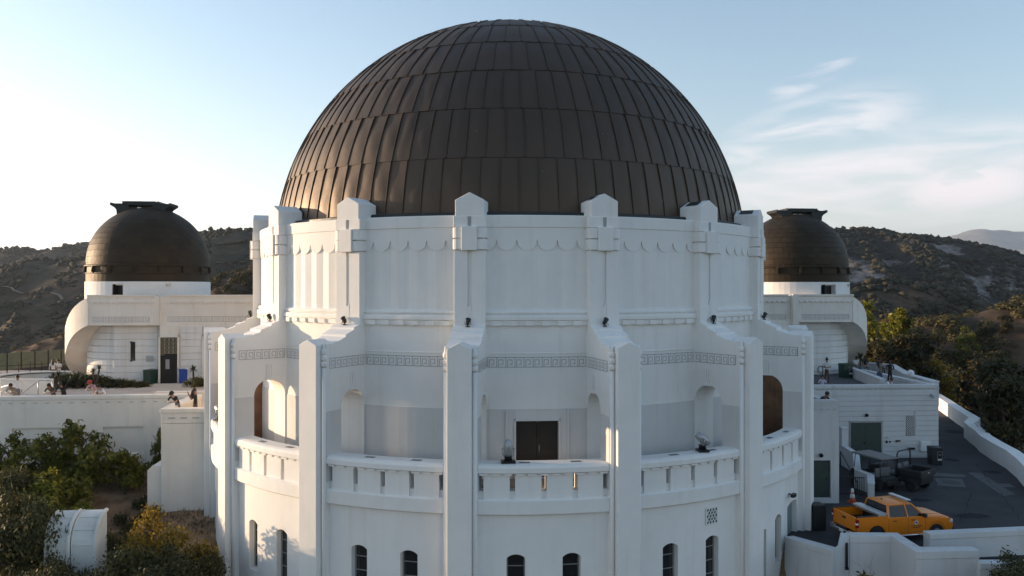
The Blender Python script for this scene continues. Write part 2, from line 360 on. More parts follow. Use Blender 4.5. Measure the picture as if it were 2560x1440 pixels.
def build_dome():
    RD, ZC = 12.8, 1.73
    mb = MB(); prof = [((RD-.06)*cos(R(a)), ZC+(RD-.06)*sin(R(a))) for a in [0, 3, 6, 10, 15, 20, 25, 30, 35, 40, 45, 50, 55, 60, 65, 70, 75, 80, 85, 89.9]]
    mb.lathe(prof, 96, smooth=True)
    dome = part('dome', mb.mesh('dome_shell', COPPER), planet, CT())
    rows = [(5.9, 96, 0), (16.9, 92, .3), (27.8, 88, .1), (38.4, 76, .6), (49.4, 64, .2), (60.6, 44, .5), (71.5, 24, 0), (82, 12, 0), (89.9, 0, 0)]
    rest = MB()
    for i in range(len(rows)-1):
        p0, n, off = rows[i]; p1 = rows[i+1][0]; dth = 2*pi/n
        variants = []
        for v in range(6):
            r_ = random.Random(i*17+v); amp = r_.uniform(.6, 1.4); ph = r_.uniform(0, 6); ph2 = r_.uniform(0, 6); tw = r_.uniform(-1, 1)
            nu, nv = 5, 6; mb = MB(); vs = []
            wid = RD*cos(R((p0+p1)/2))*dth
            for b in range(nv+1):
                for a in range(nu+1):
                    u, t = a/nu, b/nv
                    ph_ = R(p0+(p1-p0)*t - (.12 if b == 0 else 0)); th = (u-.5)*dth*.985
                    e = sin(pi*u)*sin(pi*t)
                    bul = .022*amp*e + .016*sin(ph+t*6.5+u*2)*sin(pi*u)*min(1, t*6, (1-t)*6+.2) + .012*tw*sin(ph2+u*7-t*4)*e + .010*(u-.5)*sin(ph2+t*5)
                    r = RD+.006 + .024*(1-t)**1.5 + 1.5*bul*min(1, wid)
                    vs.append((r*cos(ph_)*sin(th), -r*cos(ph_)*cos(th), ZC+r*sin(ph_)))
            fs = [(b*(nu+1)+a, b*(nu+1)+a+1, (b+1)*(nu+1)+a+1, (b+1)*(nu+1)+a) for b in range(nv) for a in range(nu)]
            mb.add(vs, fs, 0, True)
            lo = []   # turned-down lower lip
            for a in range(nu+1):
                th = ((a/nu)-.5)*dth*.985; p = R(p0-.12); q = vs[a]
                lo.append(q)
                r = RD-.03; lo.append((r*cos(p)*sin(th), -r*cos(p)*cos(th), ZC+r*sin(p)))
            mb.add(lo, [(2*a, 2*a+2, 2*a+3, 2*a+1) for a in range(nu)], 0)
            # standing seam on the right edge
            ang = .5*dth; k = 4; rv = []
            hw = .016/(RD*max(.1, cos(R((p0+p1)/2))))
            for b in range(k+1):
                p = R(p0+(p1-p0)*b/k)
                for (rr, dd) in ((RD-.02, -hw), (RD+.072, -hw), (RD+.072, hw), (RD-.02, hw)):
                    rv.append((rr*cos(p)*sin(ang+dd), -rr*cos(p)*cos(ang+dd), ZC+rr*sin(p)))
            rf = [(4*b+j, 4*b+j+1, 4*b+j+5, 4*b+j+4) for b in range(k) for j in range(3)]
            mb.add(rv, rf+[(0, 1, 2, 3)], 0)
            variants.append((mb, mb.mesh('dome_panel', COPPER, merge=False)))
        for k in range(n):
            th = (k+off)*360/n; th = (th+180) % 360-180
            vmb, vme = variants[rng.randrange(6)]
            if abs(th) < (92 if i < 7 else 0):
                part('panel', vme, dome, CT(th))
            else:
                M = Matrix.Rotation(R(th), 4, 'Z'); vs = [M @ Vector(p) for p in vmb.v]
                base = len(rest.v); rest.v.extend(tuple(p) for p in vs)
                for f, sm_ in zip(vmb.f, vmb.sm): rest.f.append([base+j for j in f]); rest.m.append(0); rest.sm.append(sm_)
        # raised band over the horizontal lap
    part('far_side_panels', rest.mesh('far_side_panels', COPPER, merge=False), dome, CT(), kind='stuff')
    mb = MB(); mb.lathe([(12.55, 2.85), (13.0, 2.85), (13.12, 2.98), (13.12, 3.06), (13.05, 3.10), (12.7, 3.12)], 128)
    part('gutter', mb.mesh('gutter', DARKMETAL), planet, CT())
build_dome()

RW = 13.55          # wall of the drum
HALF = R(11.25)
def bays():         # bay centre angles
    return [(k, TH0+SP*k-11.25) for k in range(-5, 7)]
def butts():
    return [(k, TH0+SP*k) for k in range(-5, 6)]

def build_drum():
    # upper fluted bay with scalloped valance
    g = math.asin(.60/RW); a0, a1 = -HALF+g, HALF-g
    zb, zt, zs, zp = -.92, 2.92, 1.50, 1.94
    nper = (a1-a0)*RW/.815
    mb = MB(); per = .815/RW; cols = []
    # lobes centred so that spikes fall at +-0.5 periods etc. (five spikes)
    spikes = [(-2+i)*per for i in range(5)]
    edges = [a0]+spikes+[a1]
    for j in range(len(edges)-1):
        e0, e1 = edges[j], edges[j+1]; c = (e0+e1)/2
        # partial lobes at the ends are centred on a full lobe
        if j == 0: c = e1-per/2
        if j == len(edges)-2: c = e0+per/2
        n = 12
        for i in range(n+1):
            a = e0+(e1-e0)*i/n; v = max(-1, min(1, (a-c)/(per/2)))
            zbd = zs+(zp-zs)*(1-math.sqrt(max(0, 1-v*v)))
            dpt = .012+.060*abs(v)
            cols.append((a, zbd, dpt))
        if j < len(edges)-2: cols.append(None)
    prev = None; vb = []
    def P(a, r, z): return (r*sin(a), -r*cos(a), z)
    for c in cols:
        if c is None: prev = None; continue
        if prev is not None:
            (a, z1_, d1), (b, z2_, d2) = prev, c
            mb.add([P(a, RW-d1, zb), P(b, RW-d2, zb), P(b, RW-d2, z2_), P(a, RW-d1, z1_)], [(0, 1, 2, 3)], 0, False)
            mb.add([P(a, RW-d1, z1_), P(b, RW-d2, z2_), P(b, RW, z2_), P(a, RW, z1_)], [(0, 1, 2, 3)], 0)
            mb.add([P(a, RW, z1_), P(b, RW, z2_), P(b, RW, 2.42), P(a, RW, 2.42)], [(0, 1, 2, 3)], 0, False)
            mb.add([P(a, RW, 2.42), P(b, RW, 2.42), P(b, RW+.035, 2.44), P(a, RW+.035, 2.44)], [(0, 1, 2, 3)], 0)
            mb.add([P(a, RW+.035, 2.44), P(b, RW+.035, 2.44), P(b, RW+.035, zt-.03), P(a, RW+.035, zt-.03)], [(0, 1, 2, 3)], 0)
            mb.add([P(a, RW+.035, zt-.03), P(b, RW+.035, zt-.03), P(b, RW-.0, zt), P(a, RW-.0, zt)], [(0, 1, 2, 3)], 0)
            mb.add([P(a, RW, zt), P(b, RW, zt), P(b, 13.0, zt), P(a, 13.0, zt)], [(0, 1, 2, 3)], 0)
        prev = c
    flute = mb.mesh('fluted_wall', STUCCO)
    # cornice rings
    mc = MB()
    prof = [(RW-.2, -.86), (RW-.02, -.88), (RW+.06, -.90), (RW+.10, -.96), (RW+.10, -1.02), (RW+.045, -1.04), (RW+.045, -1.06), (RW+.15, -1.10), (RW+.17, -1.16), (RW+.17, -1.28), (RW+.10, -1.30), (RW+.10, -1.49), (RW-.2, -1.50)]
    mc.lathe(prof, 16, a0-.004, a1+.004, closed=True)
    corn = mc.mesh('cornice', STUCCO)
    md = MB()
    wd = .34
    for i in range(1):
        n = 4; vs = []
        for j in range(n+1):
            a = (-.5+j/n)*wd/RW
            for (r, z) in ((RW+.06, -1.315), (RW+.165, -1.315), (RW+.165, -1.50), (RW+.06, -1.50)):
                vs.append((r*sin(a), -r*cos(a), z))
        fs = [(4*j+q, 4*j+(q+1) % 4, 4*j+4+(q+1) % 4, 4*j+4+q) for j in range(n) for q in range(4)]
        md.add(vs, fs+[(0, 1, 2, 3), (4*n, 4*n+1, 4*n+2, 4*n+3)], 0)
    dent = md.mesh('dentil', STUCCO)
    # plain wall under it with frieze and wainscot
    def lower_wall(door):
        w = MB(); mf = arcmap(RW-.0)
        s0, s1 = (-HALF+.0)*RW, (HALF-.0)*RW
        ops = [(0, .86, -7.62, -5.31, 0)] if door else []
        wall_open(w, mf, s0, s1, -4.84, -1.45, .3, [], ns=14)
        m2 = arcmap(RW+.03)
        wall_open(w, m2, s0, s1, -7.62, -4.84, .35, ops, 1, 1, ns=14)
        w.add([p for i in range(15) for p in (mf(s0+(s1-s0)*i/14, -4.84, 0), m2((s0+(s1-s0)*i/14)*(RW+.03)/RW, -4.84, 0))], [(2*i, 2*i+2, 2*i+3, 2*i+1) for i in range(14)], 1)
        return w.mesh('gallery_wall', [STUCCO, WAINSCOT])
    lw, lwd = lower_wall(False), lower_wall(True)
    fr = MB(); a = (HALF-math.asin(.66/RW))*RW
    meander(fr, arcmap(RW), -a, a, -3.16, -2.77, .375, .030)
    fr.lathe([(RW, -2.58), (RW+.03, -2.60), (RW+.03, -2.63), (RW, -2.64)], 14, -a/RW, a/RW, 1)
    frieze = fr.mesh('key_frieze', [GROOVE_SHADE, STUCCO], merge=False)
    for k, th in bays():
        part('fluted_wall', flute, planet, CT(th)); c = part('cornice', corn, planet, CT(th))
        for j in range(6): part('dentil', dent, c, CT(th+math.degrees((j-2.5)*.645/RW)))
        door = (k == 0)
        g_ = part('gallery_wall', lwd if door else lw, planet, CT(th))
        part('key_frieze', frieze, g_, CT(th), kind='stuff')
        if door:
            d = MB(); d.box(-.84, -.01, -RW+.16, -RW+.22, -7.6, -5.33); d.box(.01, .84, -RW+.16, -RW+.22, -7.6, -5.33)
            for sx in (-1, 1):
                for (z0, z1) in ((-7.35, -6.5), (-6.38, -5.5)):
                    d.box(min(sx*.12, sx*.72), max(sx*.12, sx*.72), -RW+.14, -RW+.165, z0, z1)
            dd = part('door', d.mesh('bronze_double_door', BRONZE_DOOR), planet, CT(th))
            f = MB()
            m_ = arcmap(RW+.03)
            for (x0, x1, z0, z1) in ((-1.28, -1.20, -7.6, -4.86), (1.20, 1.28, -7.6, -4.86), (-.93, -.86, -7.6, -5.24), (.86, .93, -7.6, -5.24), (-.93, .93, -5.31, -5.24)):
                f.box(x0, x1, -RW-.06, -RW+.02 if abs(x0) > .8 or True else 0, z0, z1)
            part('door_surround', f.mesh('door_surround', WAINSCOT), planet, CT(th))
            kn = MB(); kn.tube([(.08, -RW+.16, -6.6), (.08, -RW+.08, -6.6), (.08, -RW+.08, -6.3), (.08, -RW+.16, -6.3)], .015, 6)
            part('handle', kn.mesh('door_handle', GALV), dd, CT(th))
build_drum()

def build_pilasters():
    mb = MB()          # shaft with centre groove
    h, rf, rb = .63, 13.90, 13.2
    gw = .075
    def slab(x0, x1, r0, r1, z0, z1, mi=0): mb.box(x0, x1, -r1, -r0, z0, z1, mi)
    slab(-h, -gw, rb, rf, -1.55, 1.50); slab(gw, h, rb, rf, -1.55, 1.50); slab(-gw, gw, rb, rf-.07, -.75, 1.5); slab(-gw, gw, rb, rf, -1.55, -.75)
    # pointed foot of the groove
    mb.prism([(-gw, -.75), (gw, -.75), (gw, -.55)], -rf, -rf+.06)
    shaft = mb.mesh('shaft', STUCCO, bevel=.012)
    mb = MB()
    # block above the parapet, running back to the dome with a gabled top
    zt0, zt1 = 3.50, 3.80
    mb.prism([(-.58, 2.42), (.58, 2.42), (.58, zt0), (0, zt1), (-.58, zt0)], -rf, -12.75)
    mb.box(-.66, .66, -rf-.02, -13.2, 2.42, 2.86)
    head = mb.mesh('gabled_head', STUCCO, bevel=.015)
    mb = MB(); M = Matrix.Translation((-.30, -13.3, 3.685)) @ Matrix.Rotation(-math.atan2(.30, .58), 4, 'Y')
    mb.box(-.2, .16, -.3, .3, 0, .02, 0, M)
    hatch = mb.mesh('hatch', DARKMETAL)
    mb = MB(); mb.box(-gw, gw, -rf-.024, -rf-.018, 2.44, 2.84)  # flat strip coloured as groove shade, nothing cut in
    gr = mb.mesh('groove', GROOVE_SHADE)
    drums = []         # stacked half drums left and right behind the plate
    for z0, z1 in ((1.99, 2.40), (1.53, 1.94)):
        for sx in (-1, 1):
            n = 8; pts = []
            for i in range(n+1):
                a = pi*i/n; pts.append((sx*.45+.235*cos(a), -(rf-.06)-.15*sin(a)))
            mb = MB(); mb.prism(pts+[(sx*.45-.235, -13.3), (sx*.45+.235, -13.3)], z0, z1, axis='z'); drums.append(mb.mesh('half_drum', STUCCO))
    mb = MB(); mb.box(-.60, .60, -rf+.05, -13.2, 1.50, 2.42)
    core = mb.mesh('core', STUCCO)
    mb = MB(); mb.box(-.31, .31, -rf-.16, -rf+.06, 1.49, 2.44)
    plate = mb.mesh('centre_plate', STUCCO, bevel=.015)
    for k, th in butts():
        p = part('pilaster', shaft, planet, CT(th))
        for n_, m_ in (('gabled_head', head), ('hatch', hatch), ('groove', gr), ('core', core), ('centre_plate', plate)):
            part(n_, m_, p, CT(th))
        for m_ in drums: part('half_drum', m_, p, CT(th))
build_pilasters()

def build_buttresses():
    T = .64
    top = [(13.3, -1.46), (13.95, -1.50), (14.25, -1.62), (14.26, -1.70), (14.75, -1.88), (14.76, -1.97), (15.25, -2.14), (15.6, -2.2), (15.9, -2.2)]
    rc, ra = 14.33, .72
    arch = [(rc-ra*cos(pi*i/12), -4.83+ra*sin(pi*i/12)) for i in range(13)]
    poly = [(13.3, -7.62), (rc-ra, -7.62)] + arch + [(rc+ra, -7.62), (15.9, -7.62)] + top[::-1]
    mb = MB(); mb.prism([(-r, z) for r, z in poly], -T, T, axis='x')
    mb.box(-T, T, -15.9, -14.0, BASE, -7.62)
    fin = mb.mesh('fin', STUCCO)
    # grey wainscot skins on the fin cheeks, each side of the arch
    wains = []
    for sx in (-1, 1):
        x0, x1 = sorted((sx*(T-.01), sx*(T+.018)))
        for (a, b) in ((-(rc-ra), -13.5), (-15.90, -(rc+ra))):
            mb = MB(); mb.box(x0, x1, a, b, -7.6, -4.84); wains.append(mb.mesh('wainscot', WAINSCOT))
    mb = MB()
    h = .45
    mb.prism([(-h, BASE), (h, BASE), (h, -2.24), (0, -2.02), (-h, -2.24)], -16.27, -15.3)
    pier = mb.mesh('pier', STUCCO, bevel=.015)
    colns = []; ringss = []
    for sx in (-1, 1):
        mb = MB(); x, r = sx*.545, 15.93
        mb.tube([(x, -r, BASE), (x, -r, -3.12)], .095, 10)
        mb.tube([(x, -r, -3.10), (x, -r, -2.45), (x, -r, -2.15)], [.08, .08, .03], 8)
        colns.append(mb.mesh('colonnette', STUCCO))
        for z in (-3.09, -2.84, -2.60):
            mb = MB(); mb.tube([(x, -r, z), (x, -r, z+.035), (x, -r, z+.17), (x, -r, z+.205)], [.085, .118, .118, .085], 10); ringss.append(mb.mesh('bead', STUCCO))
    frzs = []
    for sx in (-1, 1):
        mb = MB(); mf = lambda s, z, d, sx=sx: (sx*(T-d), -s, z)
        meander(mb, mf, 13.62, 15.72, -3.16, -2.77, .36, .030, flip=(sx < 0)); frzs.append(mb.mesh('key_frieze', GROOVE_SHADE, merge=False))
    keys = []
    for sx in (-1, 1):
        mb = MB(); x0, x1 = sorted((sx*T, sx*(T+.03)))
        for dx in (-.12, 0, .12): mb.box(x0, x1, -rc+dx-.035, -rc+dx+.035, -4.02, -3.42)
        mb.box(*sorted((sx*T, sx*(T+.05))), -rc-.2, -rc+.2, -4.14, -4.03); keys.append(mb.mesh('keystone', STUCCO))
    for k, th in butts():
        p = part('buttress', fin, planet, CT(th))
        part('pier', pier, p, CT(th))
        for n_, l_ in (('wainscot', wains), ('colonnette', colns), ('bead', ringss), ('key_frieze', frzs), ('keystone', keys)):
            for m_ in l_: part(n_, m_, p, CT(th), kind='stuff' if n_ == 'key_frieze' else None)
build_buttresses()

RB = 15.74
def window_mesh():
    pass
def build_base():
    g = math.asin(.63/15.6)
    a0, a1 = -HALF+g, HALF-g
    mb = MB()          # rail
    mb.lathe([(15.05, -6.88), (15.05, -6.60), (15.12, -6.55), (15.74, -6.55), (15.88, -6.60), (15.93, -6.68), (15.93, -6.86), (15.85, -6.90)], 16, a0, a1, closed=True, smooth=False)
    rail = mb.mesh('balcony_rail', STUCCO)
    mb = MB(); mb.lathe([(15.5, -6.895), (15.89, -6.895), (15.89, -6.96), (15.5, -6.96)], 2, -.0095, .0095, closed=True)
    tooth = mb.mesh('rail_tooth', STUCCO)
    mb = MB(); wpan = (a1-a0-5*.20/15.7)/4
    mb.lathe([(15.2, -6.86), (15.80, -6.86), (15.80, -7.86), (15.2, -7.86)], 5, -wpan/2, wpan/2, closed=True)
    pan = mb.mesh('parapet_panel', STUCCO)
    mb = MB(); mb.lathe([(15.2, -7.58), (15.70, -7.58), (15.70, -7.9), (15.2, -7.9)], 16, a0, a1, closed=True)
    filler = mb.mesh('parapet_base', STUCCO)
    mb = MB(); mb.lathe([(15.3, -7.84), (15.84, -7.84), (15.93, -7.89), (15.93, -8.38), (15.88, -8.42), (15.3, -8.42)], 16, a0, a1, closed=True)
    belt = mb.mesh('belt_course', STUCCO)
    mb = MB(); mb.lathe([(13.3, -7.62), (15.6, -7.62), (15.6, -7.70), (13.3, -7.70)], 12, -HALF, HALF, closed=True)
    floor = mb.mesh('gallery_floor', FLOORM)
    mb = MB(); mb.box(-.20, .20, -15.60, -15.38, -6.549, -6.54)
    plate = mb.mesh('rail_plate', simple('grey_rail_plate', (.16, .17, .17), .6))
    # windows of the lower wall: glass, muntins
    def wmesh(h, z0, zsp, rise):
        gl = []; n = 4; hh = (zsp+rise-z0)/n
        fr = MB(); fr.box(-h, -h+.05, -.06, .0, z0, zsp+rise*.7); fr.box(h-.05, h, -.06, .0, z0, zsp+rise*.7)
        fr.box(-h, h, -.06, 0, z0, z0+.05)
        for i in range(1, n): fr.box(-h+.05, h-.05, -.045, -.015, z0+i*hh-.014, z0+i*hh+.014)
        fr.box(-h+.03, -h+.09, -.09, -.06, (z0+zsp)/2-.25, (z0+zsp)/2-.19)
        pa = MB(); pa.box(-h+.01, h-.01, -.01, .0, .005, hh-.005)
        return fr.mesh('window_frame', FRAME), pa.mesh('pane', GLASS), hh, n
    fr_me, pa_me, hh, npn = wmesh(.35, -12.05, -10.02, .14)
    def low_wall(ops):
        w = MB(); s0, s1 = (-HALF)*RB, HALF*RB
        wall_open(w, arcmap(RB), s0, s1, BASE, -8.40, .32, ops, ns=16)
        return w.mesh('lower_wall', STUCCO)
    std = [(-1.05, .35, -12.05, -10.05, .14), (1.05, .35, -12.05, -10.05, .14)]
    w_std = low_wall(std)
    w_door = low_wall([(-1.6, .10, -12.6, -10.3, 0), (-.35, .33, -12.0, -10.1, .18), (1.45, .75, -13, -9.85, .15)])
    for k, th in bays():
        part('gallery_floor', floor, planet, CT(th))
        r_ = part('balcony_rail', rail, planet, CT(th))
        for j in range(11): part('rail_tooth', tooth, r_, CT(th+math.degrees((j-5)*.455/15.9)))
        for j in (-1, 1): part('rail_plate', plate, r_, CT(th+j*3.6+1.0))
        for j in range(4): part('parapet_panel', pan, planet, CT(th+math.degrees((j-1.5)*(wpan+.20/15.7))))
        part('parapet_base', filler, planet, CT(th)); part('belt_course', belt, planet, CT(th))
        odd = (k == 2)
        lw = part('lower_wall', w_door if odd else w_std, planet, CT(th))
        for s_ in ((-1.05, 1.05) if not odd else (-.35,)):
            a = th+math.degrees(s_/RB)
            M = CT(a) @ Matrix.Translation((0, -RB+.30, 0))
            wd = part('window', fr_me, planet, M)
            for i in range(npn): part('pane', pa_me, wd, M @ Matrix.Translation((0, 0, -12.05+i*hh)))
        if odd:
            M = CT(th+math.degrees(1.45/RB)) @ Matrix.Translation((0, -RB+.30, 0))
            d = MB(); d.box(-.75, .75, -.04, 0, -13, -9.68); d.box(-.70, -.02, -.07, -.04, -12.9, -9.95); d.box(.02, .70, -.07, -.04, -12.9, -9.95)
            part('door', d.mesh('grey_green_door', simple('grey_green_door', (.17, .22, .22), .5)), planet, M, label='grey green door at the foot of the rotunda')
            M = CT(th+math.degrees(-1.6/RB)) @ Matrix.Translation((0, -RB+.30, 0))
            d = MB(); d.box(-.10, .10, -.02, 0, -12.6, -10.3); part('slot_pane', d.mesh('slot_pane', simple('slot_shade', (.2, .2, .2), .8)), planet, M)
    # diamond grille in the bay right of the front door
    th = bays()[6][1]+math.degrees(1.0/RB)
    g_ = MB(); w, z0, z1 = .30, -9.42, -8.78
    g_.box(-w, w, -.02, .0, z0, z1, 1)
    for i in range(-4, 5):
        for sgn in (-1, 1):
            # clipped diagonals
            c = i*.155; pts = []
            for t in range(0, 41):
                x = -w+2*w*t/40; z = (z0+z1)/2+sgn*1.6*(x)+c*1.6
                if z0 <= z <= z1: pts.append((x, z))
            if len(pts) > 2: g_.bar((pts[0][0], -.03, pts[0][1]), (pts[-1][0], -.03, pts[-1][1]), .035, .03)
    for (a, b) in (((-w, z0), (w, z0)), ((w, z0), (w, z1)), ((w, z1), (-w, z1)), ((-w, z1), (-w, z0))): g_.bar((a[0], -.03, a[1]), (b[0], -.03, b[1]), .03, .04)
    part('diamond_grille', g_.mesh('diamond_grille', [WHITE, BLACKM]), planet, CT(th) @ Matrix.Translation((0, -RB-.005, 0)))
    # varnished timber screens inside the two side porches
    for th_, nm in ((TH0+SP*2+12.5, 'timber_screen'), (TH0+SP*-3-14, 'timber_screen')):
        s_ = MB(); s_.box(-.06, .06, -15.3, -13.55, -7.6, -4.3)
        for z in (-7.6, -4.42): s_.box(-.1, .1, -15.3, -13.55, z, z+.12)
        for r in (-15.3, -14.45, -13.65): s_.box(-.1, .1, r, r+.1, -7.6, -4.3)
        part(nm, s_.mesh('timber_screen', WOOD), planet, CT(th_))
build_base()

def build_core():     # closes the drum inside so that nothing shows through
    mb = MB(); mb.lathe([(13.0, BASE), (13.0, -1.5), (13.15, -1.5), (13.0, 2.95), (0.1, 3.0)], 64)
    part('inner_drum', mb.mesh('inner_drum', STUCCO_BOUNCE), planet, CT())
build_core()

# floodlights on the buttress slopes
def flood():
    e = thing('floodlight', 'x', 'floodlight', TM((0, 0, 0)), 'floodlights on the buttress slopes')
    b = MB(); b.tube([(0, 0, 0), (0, 0, .04)], .12, 10); b.tube([(0, 0, .04), (0, 0, .14)], .03, 8)
    part('base', b.mesh('lamp_base', BLACKM), e)
    h = MB(); h.tube([(0, .07, .12), (0, -.02, .25), (0, -.10, .36), (0, -.12, .385)], [.075, .10, .135, .14], 12)
    part('lamp_head', h.mesh('lamp_head', DARKMETAL), e)
    y = MB(); y.bar((-.14, 0, .1), (-.14, 0, .28), .02); y.bar((.14, 0, .1), (.14, 0, .28), .02); y.bar((-.14, 0, .1), (.14, 0, .1), .02)
    part('yoke', y.mesh('yoke', BLACKM), e)
    c = MB(); pts = [(.02+.30*t, .05+.25*sin(t*3), .06+.26*sin(pi*t)) for t in [i/8 for i in range(9)]]
    c.tube(pts, .014, 6); part('cable', c.mesh('cable', BLACKM), e)
    return e
FL = flood()
where = {-4: 'on the leftmost sunlit buttress slope, beside the wing roof', -3: 'on the second sunlit buttress slope from the left', -2: 'on the left buttress slope above the first arch, cable looping right',
         -1: 'on the buttress slope left of the brown door', 0: 'on the buttress slope right of the brown door', 1: 'on the second buttress slope right of the brown door', 2: 'on the rightmost buttress slope beside the east wing'}
first = True
for k, txt in where.items():
    th = TH0+SP*k; M = CT(th) @ Matrix.Translation((-.05 if k < 1 else .1, -14.05, -1.53)) @ Matrix.Rotation(R(rng.uniform(-30, 30)+(90 if k > 0 else -70 if k < -1 else 0)), 4, 'Z') @ Matrix.Scale(.78, 4)
    if first:
        FL.matrix_basis = M; W[FL.name] = M
        for ch in FL.children: W[ch.name] = M
        FL['label'] = 'small dark floodlight '+txt; first = False
    else: copy_tree(FL, M, 'small dark floodlight '+txt)

# coin binoculars on the balcony rail
def binoc(th, off, az, tilt, label, first_=None):
    M = CT(th) @ Matrix.Translation((off, -15.5, -6.53)) @ Matrix.Rotation(R(az), 4, 'Z')
    e = thing('coin_telescope', label, 'telescope', M, 'telescopes on the balcony rail')
    b = MB(); b.box(-.27, .27, -.2, .2, 0, .07); b.tube([(0, 0, .07), (0, 0, .2), (0, 0, .24)], [.16, .13, .17], 14)
    part('base', b.mesh('telescope_base', BLACKM), e)
    y = MB()
    for sx in (-1, 1): y.tube([(0, 0, .22), (sx*.18, 0, .26), (sx*.22, 0, .36), (sx*.22, 0, .52)], .022, 8); y.tube([(sx*.16, 0, .52), (sx*.26, 0, .52)], .03, 8)
    part('yoke', y.mesh('yoke', GALV), e)
    h = MB(); T_ = Matrix.Translation((0, 0, .5)) @ Matrix.Rotation(R(tilt), 4, 'X')
    pts = [T_ @ Vector(p) for p in ((0, .30, 0), (0, .27, .0), (0, .1, .0), (0, -.12, 0), (0, -.34, .0), (0, -.36, 0))]
    h.tube(pts, [.05, .13, .17, .17, .11, .08], 14)
    part('telescope_body', h.mesh('telescope_body', GALV), e)
binoc(TH0+SP*0-11.25, -1.32, 0, -82, 'coin telescope standing upright on the rail in front of the brown door')
binoc(TH0+SP*1-11.25, .72, 70, 38, 'coin telescope pointing down to the right on the rail before the right arch')
binoc(TH0+SP*-4+9, -.6, -60, -25, 'coin telescope at the far left end of the balcony, beside a sunlit pier')
# security camera by the lower door
sc_ = MB(); sc_.box(-.18, .18, -.16, 0, -.07, .07); sc_.tube([(0, 0, 0), (0, .14, .05)], .03, 6)
o = thing('wall_lamp', 'small black lamp above the grey door at the foot of the rotunda', 'lamp', CT(49.75+3.2) @ Matrix.Translation((0, -RB-.14, -9.3)), mesh=sc_.mesh('wall_lamp', BLACKM))
# ------------------------------------------------------------------ the two wings with their small domes
BETA = R(6.0)
BF = TM((CX, CY, 0), BETA)              # building frame: x along the wings, y to the back
DECK = -6.95
def bw(u, v, z=0): return BF @ Vector((u, v, z))
DECKM_L = simple('terrace_paving', (.58, .47, .39), .9, 0, .12, .8)
ASPHALT = simple('asphalt', (.031, .030, .034), .9, 0, .35, .6, bump=.3)
ASPHALT_D = simple('dark_terrace_paving', (.075, .075, .08), .9, 0, .2, .9)
GREENPAINT = simple('dark_green_paint', (.035, .062, .055), .5, 0, .1, 3)
COURSE = stucco('course_stucco', (.76, .75, .73), .2, .1)

